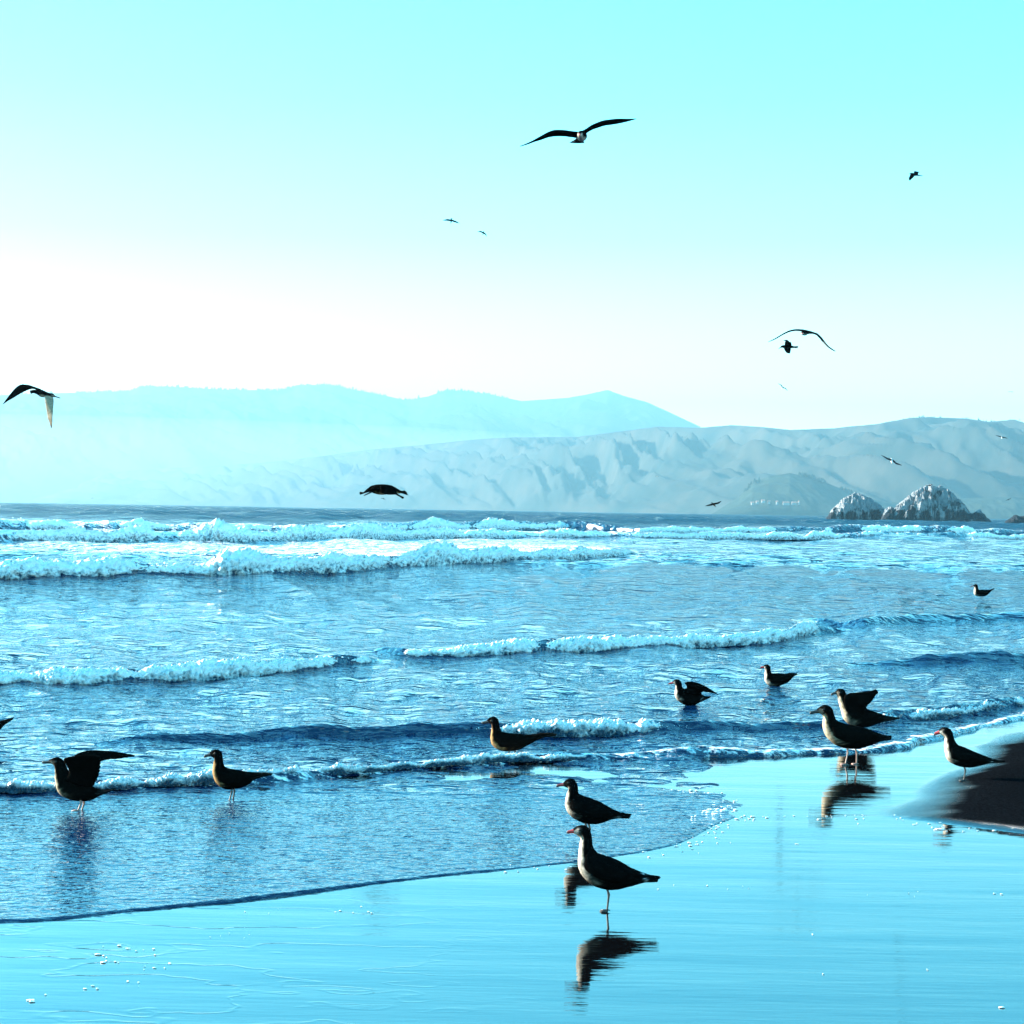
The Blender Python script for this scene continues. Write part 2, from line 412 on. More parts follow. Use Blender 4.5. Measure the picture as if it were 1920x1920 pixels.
# ------------------------------------------------------------------ foam of the breaking waves
def build_roll(key, label, x0, x1, res, lump, froth=0.84, wisp=1.0, thick=1.0):
    """tumbling white water: a lumpy skin wrapped over the crest and down the front of a wave"""
    b = BREAKERS[key]
    nx = max(40, int((x1 - x0) / res))
    hm = b.h.max()
    ns = max(16, int(2.6 * hm / res))
    xs = np.linspace(x0, x1, nx)
    s = np.linspace(0, 1, ns)
    X, S = np.meshgrid(xs, s, indexing='ij')
    a = b.amp(X)
    ends = sstep(x0, x0 + (0.25 if key == 'F' else 0.06) * (x1 - x0), X) * sstep(x1, x1 - (0.22 if key == 'F' else 0.04) * (x1 - x0), X)
    body = a * ends * thick * (1.0 + {'A': 0.6, 'B': 0.4}.get(key, 0.75) * fbm(X / (hm * 3.0), S * 0, b.seed * 3.3, 3))
    yc = b.yc(X)
    th = np.pi * (0.02 + 0.98 * S)                    # 0 behind the crest, pi at the toe in front
    rad = 0.55 * body
    cyy = yc - 0.35 * body
    n1 = fbm(X / lump, S * 3.0 * hm / lump, b.seed * 7.7, 4, 2.1, 0.55, ridged=True)
    n2 = fbm(X / (lump * .35), S * 3.0 * hm / lump / .35, b.seed * 2.2, 3, 2.1, 0.6)
    rr = rad * (1.0 + 0.16 * (n1 - 0.6)) + body * 0.09 * n2 * wisp
    Y = cyy + np.cos(th) * rr * 1.45
    Z = 0.015 + np.sin(th) ** 0.8 * rr * 1.7 - 0.05 * body
    vis = sstep(0.004, 0.022, ends * a)
    Z = Z * vis - 0.05 * (1 - vis)
    X = X + 0.25 * lump * n2
    fr = froth + 0.20 * np.sin(th * 0.9) * 1.0 - 0.32 * sstep(0.50, 1.0, S) - 0.25 * sstep(0.12, 0.0, S)  # more water toward the toe, putting the front's shade into the mix
    fr = fr + 0.12 * n2
    me = mesh_np('wave_foam', np.stack([X, Y, Z], -1).reshape(-1, 3), grid_faces(nx, ns), {'froth': fr.ravel()})
    o = link('breaking_wave', me, M_FOAM)
    tag(o, label, 'wave', 'waves breaking towards the beach')
    # thrown spray: blobs of froth tossed off the crest, part of the wave
    bm = bmesh.new()
    rnd = random.Random(b.seed)
    nb = int(160 * thick)
    for k in range(nb):
        x = x0 + (x1 - x0) * rnd.random()
        am = float(b.amp(np.array(x)))
        if am < 0.35 * hm: continue
        r = am * rnd.uniform(0.02, 0.06)
        y = float(b.yc(np.array(x))) + am * rnd.uniform(-0.9, 0.3)
        z = am * rnd.uniform(0.75, 1.02)
        mt = Matrix.Translation((x, y, z)) @ Matrix.Diagonal((r * rnd.uniform(1, 2.2), r, r * rnd.uniform(.7, 1.3), 1))
        bmesh.ops.create_icosphere(bm, subdivisions=1, radius=1.0, matrix=mt)
    sm = bpy.data.meshes.new('spray'); bm.to_mesh(sm); bm.free()
    at = sm.attributes.new('froth', 'FLOAT', 'POINT'); at.data.foreach_set('value', [0.9] * len(sm.vertices))
    sp = link('spray', sm, M_FOAM, o); sp['kind'] = 'stuff'
    return o
bA, bB, bC, bD, bE, bF = [BREAKERS[k] for k in 'ABCDEF']
build_roll('A', 'low white breaker rolling in from the side of the lit wing-raising gull', bA.x[0], bA.x[-1], 0.010, 0.07)
build_roll('B', 'long tumbling white breaker curling up at its end behind the wading gulls', bB.x[0] + .2, bB.x[-2] + .1, 0.011, 0.08)
build_roll('C', 'broad band of white surf breaking halfway out to sea', bC.x[1], bC.x[-1], 0.035, 0.22)
build_roll('D', 'long white surf line breaking farther out before the dark open water', bD.x[1], bD.x[-2], 0.06, 0.30, froth=0.84)
build_roll('F', 'small splashing wavelet with broken foam just behind a standing gull', ground(880, 1384).x, ground(1300, 1378).x, 0.007, 0.05, froth=0.74, wisp=1.6, thick=1.1)

BREAKERS['S'] = Breaker([(-400, 1503), (0, 1490), (110, 1489), (300, 1479), (420, 1473), (560, 1461), (700, 1451), (830, 1440), (950, 1431), (1080, 1429), (1200, 1427)], [.06, .06, .05, .055, .06, .055, .04, .04, .045, .03, .0], seed=9, wf=1.0, wb=2)
build_roll('S', 'edge of bubbling swash with broken foam around the feet of the dark gulls', BREAKERS['S'].x[1] - .5, BREAKERS['S'].x[-1], 0.005, 0.035, froth=0.66, wisp=2.2, thick=0.9)
BREAKERS['R'] = Breaker([(1565, 1374), (1590, 1372), (1640, 1367), (1700, 1360), (1780, 1350), (1920, 1332), (2100, 1312)], [.0, .04, .07, .08, .08, .08, .05], seed=10, wf=1.0, wb=2)
build_roll('R', 'speckled foamy ripple running past the gull that flexes its wings', BREAKERS['R'].x[0], BREAKERS['R'].x[-1], 0.007, 0.045, froth=0.66, wisp=2.0, thick=0.9)
build_roll('E', 'outermost broken whitecaps at the edge of the dark open water', bE.x[1], bE.x[-2], 0.10, 0.40, froth=0.86, thick=0.8)

# ------------------------------------------------------------------ far hills
def densify(pts, step):
    xs = np.array([p[0] for p in pts], float); ys = np.array([p[1] for p in pts], float)
    x = np.arange(xs[0], xs[-1] + step, step)
    return x, np.interp(x, xs, ys)
def hor(px): return 947.5 + 0.0161 * px
def build_hill(name, pts, D, depth, mat, label, rough, gully, step=4, rows=70, back=2500, seed=0.0, foot=-3.0):
    """terrain whose crest follows the ridge line at distance D and whose flank comes down towards the sea"""
    px, py = densify(pts, step)
    nx = len(px)
    D = 5600.0 + 3800.0 * (1 - sstep(0.0, 1650.0, px)) if D == 'recede' else np.full(nx, D)
    crest = (hor(px) - py) / F_PX * D + CAM_H
    cx = (px - 960.0) / F_PX * D
    t = np.concatenate([np.linspace(-1, 0, rows), np.linspace(0.06, 1, 14)])   # -1 shore in front, 0 crest, 1 behind
    T, CX = np.meshgrid(t, cx, indexing='ij')
    CR = np.repeat(crest[None, :], len(t), 0)
    D = np.repeat(D[None, :], len(t), 0)
    Yd = D + np.where(T < 0, T * depth, T * back)
    # spurs run from the crest down to the lower left, so their left sides catch the sun
    warp = CX + 0.55 * (Yd - D) + 260 * perlin(CX / 900.0, Yd / 900.0, seed)
    g = fbm(warp / gully, Yd / (gully * 5.0), seed, 4, 2.0, 0.5, ridged=True) - 1.02
    base = np.where(T < 0, (1 + T), 1 - T)
    prof = np.where(T < 0, base ** 0.72, base ** 0.9)
    env = np.clip(1 - np.abs(T + 0.45) / 0.55, 0, 1) ** 0.6 * (T < 0)
    Z = CR * prof + rough * g * env * np.clip(CR / 160, 0.15, 1.4) + 0.3 * rough * env * (fbm(warp / 110.0, Yd / 240.0, seed + 3, 3, ridged=True) - .9)
    Z = Z + rough * 0.04 * perlin(CX / 40.0, Yd / 60.0, seed + 4) * (1 - 0.6 * (T == 0))
    # keep the flank below the line of sight to the crest
    lim = CAM_H + (CR - CAM_H) * Yd / D
    Z = np.where(T < 0, np.minimum(Z, lim - 0.02 * CR * (-T)), Z)
    Z = np.where(T <= -1, foot, Z)
    Xw = CX * (Yd / D)
    me = mesh_np(name, np.stack([Xw, Yd, Z], -1).reshape(-1, 3), grid_faces(len(t), nx))
    o = link(name, me, mat)
    tag(o, label, kind='structure')
    return px, crest, cx, D[0]
FAR = [(-900, 760), (-500, 752), (-200, 750), (0, 747), (60, 744), (170, 742), (238, 739), (262, 731), (330, 732), (420, 737), (520, 738), (556, 728), (620, 728), (660, 737), (705, 745), (760, 757), (800, 749), (830, 739), (862, 738), (905, 744), (975, 758), (1060, 752), (1100, 745), (1135, 737), (1165, 748), (1210, 760), (1250, 778), (1310, 806), (1400, 850), (1520, 915), (1600, 950)]
NEAR = [(60, 944), (140, 918), (200, 892), (300, 884), (420, 879), (520, 871), (600, 861), (700, 848), (800, 839), (900, 829), (960, 826), (1080, 825), (1160, 815), (1230, 806), (1310, 808), (1370, 803), (1430, 807), (1480, 812), (1560, 809), (1640, 801), (1700, 790), (1740, 788), (1810, 791), (1850, 797), (1900, 793), (1920, 799), (1980, 806), (2100, 800), (2300, 815), (2600, 830), (2900, 880), (3100, 950)]
MOUND = [(1330, 972), (1385, 938), (1410, 912), (1440, 899), (1480, 893), (1520, 901), (1550, 912), (1600, 932), (1640, 944), (1700, 950), (1800, 940), (1900, 938), (2000, 945), (2200, 970)]
f_px, f_cr, f_cx, f_D = build_hill('far_ridge', FAR, 12000.0, 3200.0, M_RIDGE, 'pale blue wooded mountain ridge fading into haze behind the headland', 60.0, 520.0, seed=2.0)
n_px, n_cr, n_cx, n_D = build_hill('headland', NEAR, 'recede', 1500.0, M_HILL, 'bare rounded coastal headland with sunlit spurs behind the rocks', 75.0, 330.0, seed=8.0, rows=110)
m_px, m_cr, m_cx, m_D = build_hill('wooded_bluff', MOUND, 4040.0, 280.0, M_TREES, 'darker wooded bluff at the foot of the headland', 16.0, 60.0, step=2, rows=50, back=500, seed=5.0)

def tree_line(px, cr, cx, D, n, hmin, hmax, seed, x0, x1, name, label):
    """a far wood along a crest: small ragged conifers, too many and too far to count"""
    rnd = random.Random(seed)
    bm = bmesh.new()
    for k in range(n):
        p = rnd.uniform(x0, x1)
        if perlin(np.array(p * 0.02), 1.5 * seed) < -0.28: continue
        h = rnd.uniform(hmin, hmax) * (1.0 if rnd.random() < .85 else 1.6)
        Dp = float(np.interp(p, px, D))
        x = (p - 960) / F_PX * Dp
        z = float(np.interp(p, px, cr)) - h * 0.35
        y = Dp + rnd.uniform(-30, 20)
        q = int(rnd.uniform(5, 7))
        for lv in range(2):
            bmesh.ops.create_cone(bm, cap_ends=False, segments=q, radius1=h * (.42 - .14 * lv), radius2=h * .03, depth=h * (.8 - .15 * lv),
                                  matrix=Matrix.Translation((x + rnd.uniform(-1, 1), y, z + h * (.45 + .32 * lv))) @ Matrix.Rotation(rnd.random() * 6, 4, 'Z'))
    me = bpy.data.meshes.new(name); bm.to_mesh(me); bm.free()
    o = link(name, me, M_TREES, smooth=False)
    tag(o, label, kind='stuff')
tree_line(f_px, f_cr, f_cx, f_D, 620, 8, 17, 3, -120, 990, 'ridge_forest', 'ragged line of tiny trees along the far ridge')
tree_line(m_px, m_cr, m_cx, m_D, 260, 3.5, 8, 9, 1395, 1600, 'bluff_wood', 'low wood covering the top of the bluff')
tree_line(n_px, n_cr, n_cx, n_D, 60, 3, 6, 5, 1690, 1930, 'headland_scrub', 'scattered scrub along the headland skyline')


# ------------------------------------------------------------------ sea rocks
def mat_rock():
    m = NT('sea_rock')
    v = m.mapped((1, 1, 1))
    n = m.noise(v, 0.22, 6, 0.65)
    n2 = m.noise(v, 0.9, 5, 0.7)
    guano = m.attr('guano').outputs['Fac']
    k = m.math('MULTIPLY', m.math('SUBTRACT', m.math('ADD', m.math('MULTIPLY', n2, 0.8), guano), 0.80), 5.0, True)
    c = m.mix(n, (0.004, 0.008, 0.014, 1), (0.015, 0.023, 0.034, 1))
    c = m.mix(k, c, (0.26, 0.28, 0.30, 1))
    bump = m.n('Bump', {'Height': m.math('ADD', n2, n), 'Strength': 1.0, 'Distance': 1.6})
    m.surf(m.n('BsdfPrincipled', {'Base Color': c, 'Roughness': 0.85, 'Specular IOR Level': 0.2, 'Normal': bump.outputs[0]}).outputs[0])
    return m.m
M_ROCK = mat_rock()
def build_rock(pts, D, depth, label, seed, guano, cleft=None):
    px, py = densify(pts, 0.75)
    cr = (hor(px) - py) / F_PX * D + CAM_H
    cx = (px - 960) / F_PX * D
    cr = cr + np.clip(cr / 6, 0, 1) * (0.55 * perlin(cx / 1.5, seed) + 0.35 * perlin(cx / 0.55, seed + 2))
    t = np.linspace(-1, 1, 64)
    T, CX = np.meshgrid(t, cx, indexing='ij')
    CR = np.repeat(cr[None], len(t), 0)
    Yd = D + T * depth
    prof = np.clip(1 - np.abs(T) ** 1.7, 0, 1) ** 0.55
    rg = fbm(CX / 3.6 + T * .8, Yd / 4.5, CR / 5.0 + seed, 5, 2.1, 0.62, ridged=True) - 1.28
    Z = CR * prof + 0.26 * np.clip(CR, 0, 12) * rg * (1 - 0.55 * np.exp(-(T / .12) ** 2)) 
    if cleft is not None:            # deep gully running from the summit down to the lower left
        for (xa, ya), (xb, yb), dep, wd in cleft:
            pxs = CX / D * F_PX + 960
            q = (T - (-0.95)) / 0.9                      # 0 at the foot, 1 near the crest
            line = xa + (xb - xa) * np.clip(q, 0, 1)
            Z = Z - dep * np.exp(-((pxs - line) / wd) ** 2) * sstep(-1, -.8, T) * sstep(.25, -.1, T)
    lim = CAM_H + (CR * 1.02 - CAM_H) * Yd / D + 0.25 * rg
    Z = np.minimum(Z, lim)
    Z = np.where(np.abs(T) > .98, -3.0, Z)
    Xw = CX * Yd / D + 0.8 * perlin(CX / 3, Yd / 3, seed) * prof
    g = guano * (0.35 + 0.65 * sstep(1.0, 6.0, Z + 2.5 * fbm(CX / 2.5, Z / 6.0, seed, 3))) + 0.38 * fbm(CX / 3.0 + Z * .3, Z / 2.6 + Yd / 6, seed, 3) + 0.08 * rg
    me = mesh_np('sea_rock', np.stack([Xw, Yd, Z], -1).reshape(-1, 3), grid_faces(len(t), len(px)), {'guano': g.ravel()})
    o = link('sea_rock', me, M_ROCK)
    tag(o, label, 'rock', 'rocks standing in the sea')
build_rock([(1544, 982), (1552, 974), (1562, 960), (1572, 950), (1584, 940), (1596, 934), (1606, 931), (1618, 936), (1630, 941), (1640, 948), (1648, 951), (1655, 959), (1664, 966), (1672, 982)], 740.0, 9.0, 'smaller whitish domed sea rock beside the tall cleft rock', 1.0, 0.78)
build_rock([(1652, 984), (1660, 962), (1668, 957), (1676, 960), (1686, 951), (1700, 940), (1714, 930), (1726, 923), (1738, 917), (1744, 915), (1754, 921), (1766, 919), (1778, 927), (1790, 936), (1802, 948), (1812, 958), (1818, 969), (1828, 968), (1838, 962), (1844, 970), (1852, 979), (1858, 985)], 720.0, 12.0, 'tall cleft sea rock with a white-streaked dome', 5.0, 0.60,
           cleft=[((1688, 980), (1750, 920), 7.0, 6.0), ((1735, 980), (1742, 930), 2.0, 4.0)])
build_rock([(1884, 986), (1892, 980), (1900, 974), (1906, 971), (1912, 975), (1920, 974), (1935, 968), (1955, 962), (1980, 970), (2000, 986)], 700.0, 7.0, 'low dark rock awash past the end of the tall cleft rock', 9.0, 0.15)

# ------------------------------------------------------------------ white houses on the shore below the bluff
M_HOUSE = mat_simple('white_house_paint', (0.26, 0.26, 0.25, 1), (0.34, 0.34, 0.33, 1), 0.3, 0.8)
M_ROOF = mat_simple('house_roof', (0.25, 0.12, 0.09, 1), (0.32, 0.17, 0.12, 1), 0.3, 0.8)
def build_house(px, py, wpx, hpx, tower=False):
    D = 3785.0
    k = D / F_PX
    wd, ht, dp = wpx * k, hpx * k, 9.0
    root = bpy.data.objects.new('white_house', None); col.objects.link(root)
    p = at_dist(px, py, D)
    root.location = (p.x, p.y, p.z - ht)
    bm = bmesh.new()
    bmesh.ops.create_cube(bm, size=1.0, matrix=Matrix.Translation((0, 0, (ht - 3) / 2)) @ Matrix.Diagonal((wd, dp, ht + 3, 1)))
    me = bpy.data.meshes.new('wall'); bm.to_mesh(me); bm.free()
    link('wall', me, M_HOUSE, root, False)
    e = .6; r = wd / 2 + e if tower else dp / 2 + e
    if tower:
        V = [(-wd/2-e, -dp/2-e, ht), (wd/2+e, -dp/2-e, ht), (wd/2+e, dp/2+e, ht), (-wd/2-e, dp/2+e, ht), (0, 0, ht + 4)]
        Fc = [(0, 1, 4), (1, 2, 4), (2, 3, 4), (3, 0, 4), (3, 2, 1, 0)]
    else:
        V = [(-wd/2-e, -dp/2-e, ht), (wd/2+e, -dp/2-e, ht), (wd/2+e, dp/2+e, ht), (-wd/2-e, dp/2+e, ht), (-wd/2-e, 0, ht + 3), (wd/2+e, 0, ht + 3)]
        Fc = [(0, 1, 5, 4), (2, 3, 4, 5), (0, 4, 3), (1, 2, 5), (3, 2, 1, 0)]
    me = bpy.data.meshes.new('roof'); me.from_pydata(V, [], Fc)
    link('roof', me, M_ROOF, root, False)
    tag(root, 'tiny white shore building below the dark wooded bluff' if not tower else 'tiny white square tower ending the row of shore buildings', 'building', 'white buildings on the far shore')
for h_ in ((1411, 943, 5, 1.3), (1420, 941, 4, 1.2), (1431, 939, 5, 1.5), (1442, 941, 3.5, 1.2), (1457, 941, 3, 2.2), (1474, 943, 11, 1.2), (1489, 943, 8, 1.0)):
    build_house(*h_)
build_house(1498, 941, 2.2, 2.6, True)

# ------------------------------------------------------------------ haze
def build_haze():
    m = NT('haze')
    v = m.n('VolumePrincipled', {'Color': (0.23, 0.46, 0.56, 1), 'Density': HAZE_DENSITY, 'Anisotropy': 0.35})
    m.lk(v.outputs[0], m.out.inputs['Volume'])
    bm = bmesh.new()
    bmesh.ops.create_cube(bm, size=1.0)
    me = bpy.data.meshes.new('haze'); bm.to_mesh(me); bm.free()
    lo, hi = Vector((-14000, -300, -6)), Vector((14000, 16500, 960))
    for vtx in me.vertices:
        vtx.co = Vector([lo[i] + (hi[i] - lo[i]) * (vtx.co[i] + .5) for i in range(3)])
    o = link('haze', me, m.m, smooth=False)
    tag(o, 'pale sea haze veiling the far hills', kind='stuff')
HAZE_DENSITY = 1.15e-4
build_haze()
def build_mist():
    '''low bank of sea mist lying in front of the far ridge'''
    m = NT('sea_mist')
    v = m.n('VolumePrincipled', {'Color': (0.84, 0.80, 0.80, 1), 'Density': 0.8e-4, 'Anisotropy': 0.35})
    m.lk(v.outputs[0], m.out.inputs['Volume'])
    bm = bmesh.new()
    bmesh.ops.create_icosphere(bm, subdivisions=5, radius=1.0, matrix=Matrix.Translation((-2300, 8600, 60)) @ Matrix.Diagonal((4600, 1900, 330, 1)))
    for vt in bm.verts:
        vt.co.z = max(vt.co.z, -2.0)
    me = bpy.data.meshes.new('sea_mist'); bm.to_mesh(me); bm.free()
    tag(link('sea_mist', me, m.m), 'low pale mist lying along the foot of the far ridge', kind='stuff')
build_mist()

# ------------------------------------------------------------------ birds
def mat_plumage():
    m = NT('plumage')
    c = m.attr('plume').outputs['Color']
    v = m.mapped((1, 1, 1))
    n = m.noise(v, 55.0, 4, 0.65)
    st = m.noise(m.mapped((40.0, 160.0, 160.0), (0, 0.25, 0)), 1.0, 3, 0.6)
    c2 = m.n('MixRGB', {0: 0.75, 1: c, 2: m.ramp(n, 0.25, 0.75, (0.25, 0.25, 0.25, 1), (1.55, 1.55, 1.55, 1))}, blend_type='MULTIPLY').outputs[0]
    bump = m.n('Bump', {'Height': m.math('ADD', m.math('MULTIPLY', n, 0.6), st), 'Strength': 0.5, 'Distance': 0.006})
    m.surf(m.n('BsdfPrincipled', {'Base Color': c2, 'Roughness': 0.85, 'Specular IOR Level': 0.0, 'Normal': bump.outputs[0]}).outputs[0])
    return m.m
def mat_horn():
    m = NT('bill_and_leg')
    c = m.attr('plume').outputs['Color']
    n = m.noise(m.mapped((1, 1, 1)), 120.0, 3, 0.6)
    c2 = m.n('MixRGB', {0: 0.5, 1: c, 2: m.ramp(n, 0.2, 0.8, (0.5, 0.5, 0.5, 1), (1.2, 1.2, 1.2, 1))}, blend_type='MULTIPLY').outputs[0]
    m.surf(m.n('BsdfPrincipled', {'Base Color': c2, 'Roughness': 0.45}).outputs[0])
    return m.m
M_PLUME, M_HORN = mat_plumage(), mat_horn()
M_EYE = mat_simple('eye_dark', (0.008, 0.006, 0.005, 1), (0.012, 0.01, 0.008, 1), 50, 0.15)

def crom(P, n):
    """Catmull-Rom resample of an (k, d) array to n rows"""
    P = np.asarray(P, float); k = len(P)
    E = np.concatenate([[2 * P[0] - P[1]], P, [2 * P[-1] - P[-2]]])
    u = np.linspace(0, k - 1, n); i = np.minimum(u.astype(int), k - 2); f = (u - i)[:, None]
    p0, p1, p2, p3 = E[i], E[i + 1], E[i + 2], E[i + 3]
    return 0.5 * (2 * p1 + (p2 - p0) * f + (2 * p0 - 5 * p1 + 4 * p2 - p3) * f ** 2 + (3 * p1 - p0 - 3 * p2 + p3) * f ** 3)
def loft(A, B, N, nsec=44, nring=20, flat=0.0):
    """closed skin through sections: A top edge, B bottom edge, N half thickness vector"""
    A, B, N = crom(A, nsec), crom(B, nsec), crom(N, nsec)
    ph = np.linspace(0, 2 * np.pi, nring, endpoint=False)
    c, s = np.cos(ph), np.sin(ph)
    if flat: s = np.sign(s) * np.abs(s) ** (1 - flat)
    mid, hv = (A + B) / 2, (A - B) / 2
    V = mid[:, None] + hv[:, None] * c[None, :, None] + N[:, None] * s[None, :, None]
    V = V.reshape(-1, 3)
    T = np.repeat(np.linspace(0, 1, nsec), nring); PH = np.tile(c, nsec)
    Fq = []
    for i in range(nsec - 1):
        for j in range(nring):
            a = i * nring + j; b = i * nring + (j + 1) % nring
            Fq.append((a, b, b + nring, a + nring))
    V = np.concatenate([V, mid[:1], mid[-1:]])
    T = np.concatenate([T, [0, 1]]); PH = np.concatenate([PH, [0, 0]])
    z0, z1 = len(V) - 2, len(V) - 1
    for j in range(0, nring):
        Fq.append((z0, (j + 1) % nring, j, j)); o = (nsec - 1) * nring
        Fq.append((z1, o + j, o + (j + 1) % nring, o + (j + 1) % nring))
    return V, Fq, T, PH
def mesh_any(name, V, F, colr):
    me = bpy.data.meshes.new(name)
    F = [f if len(set(f)) == 4 else tuple(dict.fromkeys(f)) for f in F]
    me.from_pydata([tuple(v) for v in V], [], F)
    at = me.attributes.new('plume', 'FLOAT_COLOR', 'POINT')
    colr = np.asarray(colr, np.float32)
    if colr.ndim == 1: colr = np.repeat(colr[None], len(V), 0)
    at.data.foreach_set('color', np.concatenate([colr, np.ones((len(V), 1), np.float32)], 1).ravel())
    bm = bmesh.new(); bm.from_mesh(me); bmesh.ops.recalc_face_normals(bm, faces=bm.faces); bm.to_mesh(me); bm.free()
    return me
def lerpc(a, b, k): return np.asarray(a)[None] * (1 - k[:, None]) + np.asarray(b)[None] * k[:, None]

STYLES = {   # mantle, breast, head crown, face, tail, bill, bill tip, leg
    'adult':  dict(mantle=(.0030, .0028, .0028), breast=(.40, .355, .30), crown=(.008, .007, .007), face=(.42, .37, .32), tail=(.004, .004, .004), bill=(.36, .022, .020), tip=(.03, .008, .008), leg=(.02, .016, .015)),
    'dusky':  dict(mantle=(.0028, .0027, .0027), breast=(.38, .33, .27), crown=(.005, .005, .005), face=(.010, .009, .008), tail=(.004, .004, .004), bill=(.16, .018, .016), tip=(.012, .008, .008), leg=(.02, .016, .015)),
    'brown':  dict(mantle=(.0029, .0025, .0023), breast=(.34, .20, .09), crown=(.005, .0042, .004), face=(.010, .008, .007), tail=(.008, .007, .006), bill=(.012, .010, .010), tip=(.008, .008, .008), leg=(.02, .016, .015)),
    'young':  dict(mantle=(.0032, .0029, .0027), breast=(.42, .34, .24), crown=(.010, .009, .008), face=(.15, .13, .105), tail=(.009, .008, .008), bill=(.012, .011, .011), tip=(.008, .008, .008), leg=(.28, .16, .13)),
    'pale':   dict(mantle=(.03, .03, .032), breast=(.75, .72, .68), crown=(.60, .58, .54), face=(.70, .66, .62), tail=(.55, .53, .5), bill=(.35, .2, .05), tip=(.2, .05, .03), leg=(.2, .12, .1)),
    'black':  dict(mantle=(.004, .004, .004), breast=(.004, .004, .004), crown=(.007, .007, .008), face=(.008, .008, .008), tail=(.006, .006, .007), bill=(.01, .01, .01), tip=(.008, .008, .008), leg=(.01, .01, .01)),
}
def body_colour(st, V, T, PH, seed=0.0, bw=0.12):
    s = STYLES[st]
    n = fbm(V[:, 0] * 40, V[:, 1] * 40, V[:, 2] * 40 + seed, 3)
    k = sstep(-0.30, -0.72, PH + 0.25 * n) * sstep(0.12, 0.22, T) * sstep(0.66, 0.46, T + 0.06 * n)  # sunlit chest front and shaded sides put into the plumage colour
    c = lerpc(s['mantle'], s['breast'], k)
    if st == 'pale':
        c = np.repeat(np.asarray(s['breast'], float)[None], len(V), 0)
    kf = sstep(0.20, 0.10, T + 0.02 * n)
    face = lerpc(s['crown'], s['face'], sstep(0.75, 0.15, PH + 0.3 * n))  # face paled as if sunlit, crown darkened as if in shade
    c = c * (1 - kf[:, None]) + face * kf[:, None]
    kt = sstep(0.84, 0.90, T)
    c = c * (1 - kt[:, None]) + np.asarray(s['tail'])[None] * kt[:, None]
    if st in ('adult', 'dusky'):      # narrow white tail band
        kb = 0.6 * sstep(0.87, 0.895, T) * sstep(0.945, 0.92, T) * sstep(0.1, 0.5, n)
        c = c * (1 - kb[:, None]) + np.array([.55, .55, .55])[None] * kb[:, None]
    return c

def tube(pts, rads, nring=8):
    P = np.asarray(pts, float); n = len(P)
    V, F = [], []
    for i in range(n):
        d = P[min(i + 1, n - 1)] - P[max(i - 1, 0)]; d /= np.linalg.norm(d) + 1e-9
        a = np.cross(d, [0, 1, 0]); a /= np.linalg.norm(a) + 1e-9; b = np.cross(d, a)
        for j in range(nring):
            t = 2 * math.pi * j / nring
            V.append(P[i] + rads[i] * (a * math.cos(t) + b * math.sin(t)))
    for i in range(n - 1):
        for j in range(nring):
            a = i * nring + j; b = i * nring + (j + 1) % nring
            F.append((a, b, b + nring, a + nring))
    V += [P[0], P[-1]]
    for j in range(nring):
        F.append((len(V) - 2, (j + 1) % nring, j)); o = (n - 1) * nring
        F.append((len(V) - 1, o + j, o + (j + 1) % nring))
    return V, F
def leg_mesh(hip, foot, st, direction=-1, bend=0.012, k=1.0):
    hip, foot = np.array(hip, float), np.array(foot, float)
    knee = hip * 0.58 + foot * 0.42 + np.array([-direction * bend, 0, 0])
    V, F = tube([hip, (hip * .75 + knee * .25), hip * .25 + knee * .75, knee, knee * .8 + foot * .2, foot * .85 + knee * .15, foot + [0, 0, .004]],
                [.013 * k, .0085 * k, .0048 * k, .0062 * k, .0045 * k, .0042 * k, .0052 * k])
    V, F = list(V), list(F)
    # three webbed toes and a short hind toe
    def wedge(pts, h):
        o = len(V); m_ = len(pts)
        for p in pts: V.append(foot + [p[0], p[1], h * p[2]])
        for p in pts: V.append(foot + [p[0], p[1], -0.002])
        F.append(tuple(o + i for i in range(m_))); F.append(tuple(o + m_ + i for i in reversed(range(m_))))
        for i in range(m_):
            j = (i + 1) % m_
            F.append((o + i, o + m_ + i, o + m_ + j, o + j))
    d = direction
    wedge([(-.004 * d, .004, 1.4), (.027 * d * k, .020 * k, .3), (.024 * d * k, .012 * k, .35), (.031 * d * k, 0, .3), (.024 * d * k, -.012 * k, .35), (.027 * d * k, -.020 * k, .3), (-.004 * d, -.004, 1.4)], .004)
    for ang in (.52, 0, -.52):
        tip = foot + np.array([.031 * d * k * math.cos(ang), .040 * k * math.sin(ang), .002])
        tv, tf = tube([foot + [0, 0, .005], (foot + tip) / 2 + [0, 0, .003], tip], [.0042 * k, .0036 * k, .0016 * k], 6)
        o = len(V); V += list(tv); F += [tuple(i + o for i in f) for f in tf]
    tv, tf = tube([foot + [0, 0, .008], foot + [-.014 * d * k, 0, .004]], [.003 * k, .0015 * k], 6)
    o = len(V); V += list(tv); F += [tuple(i + o for i in f) for f in tf]
    return mesh_any('leg', np.array(V), F, STYLES[st]['leg'])
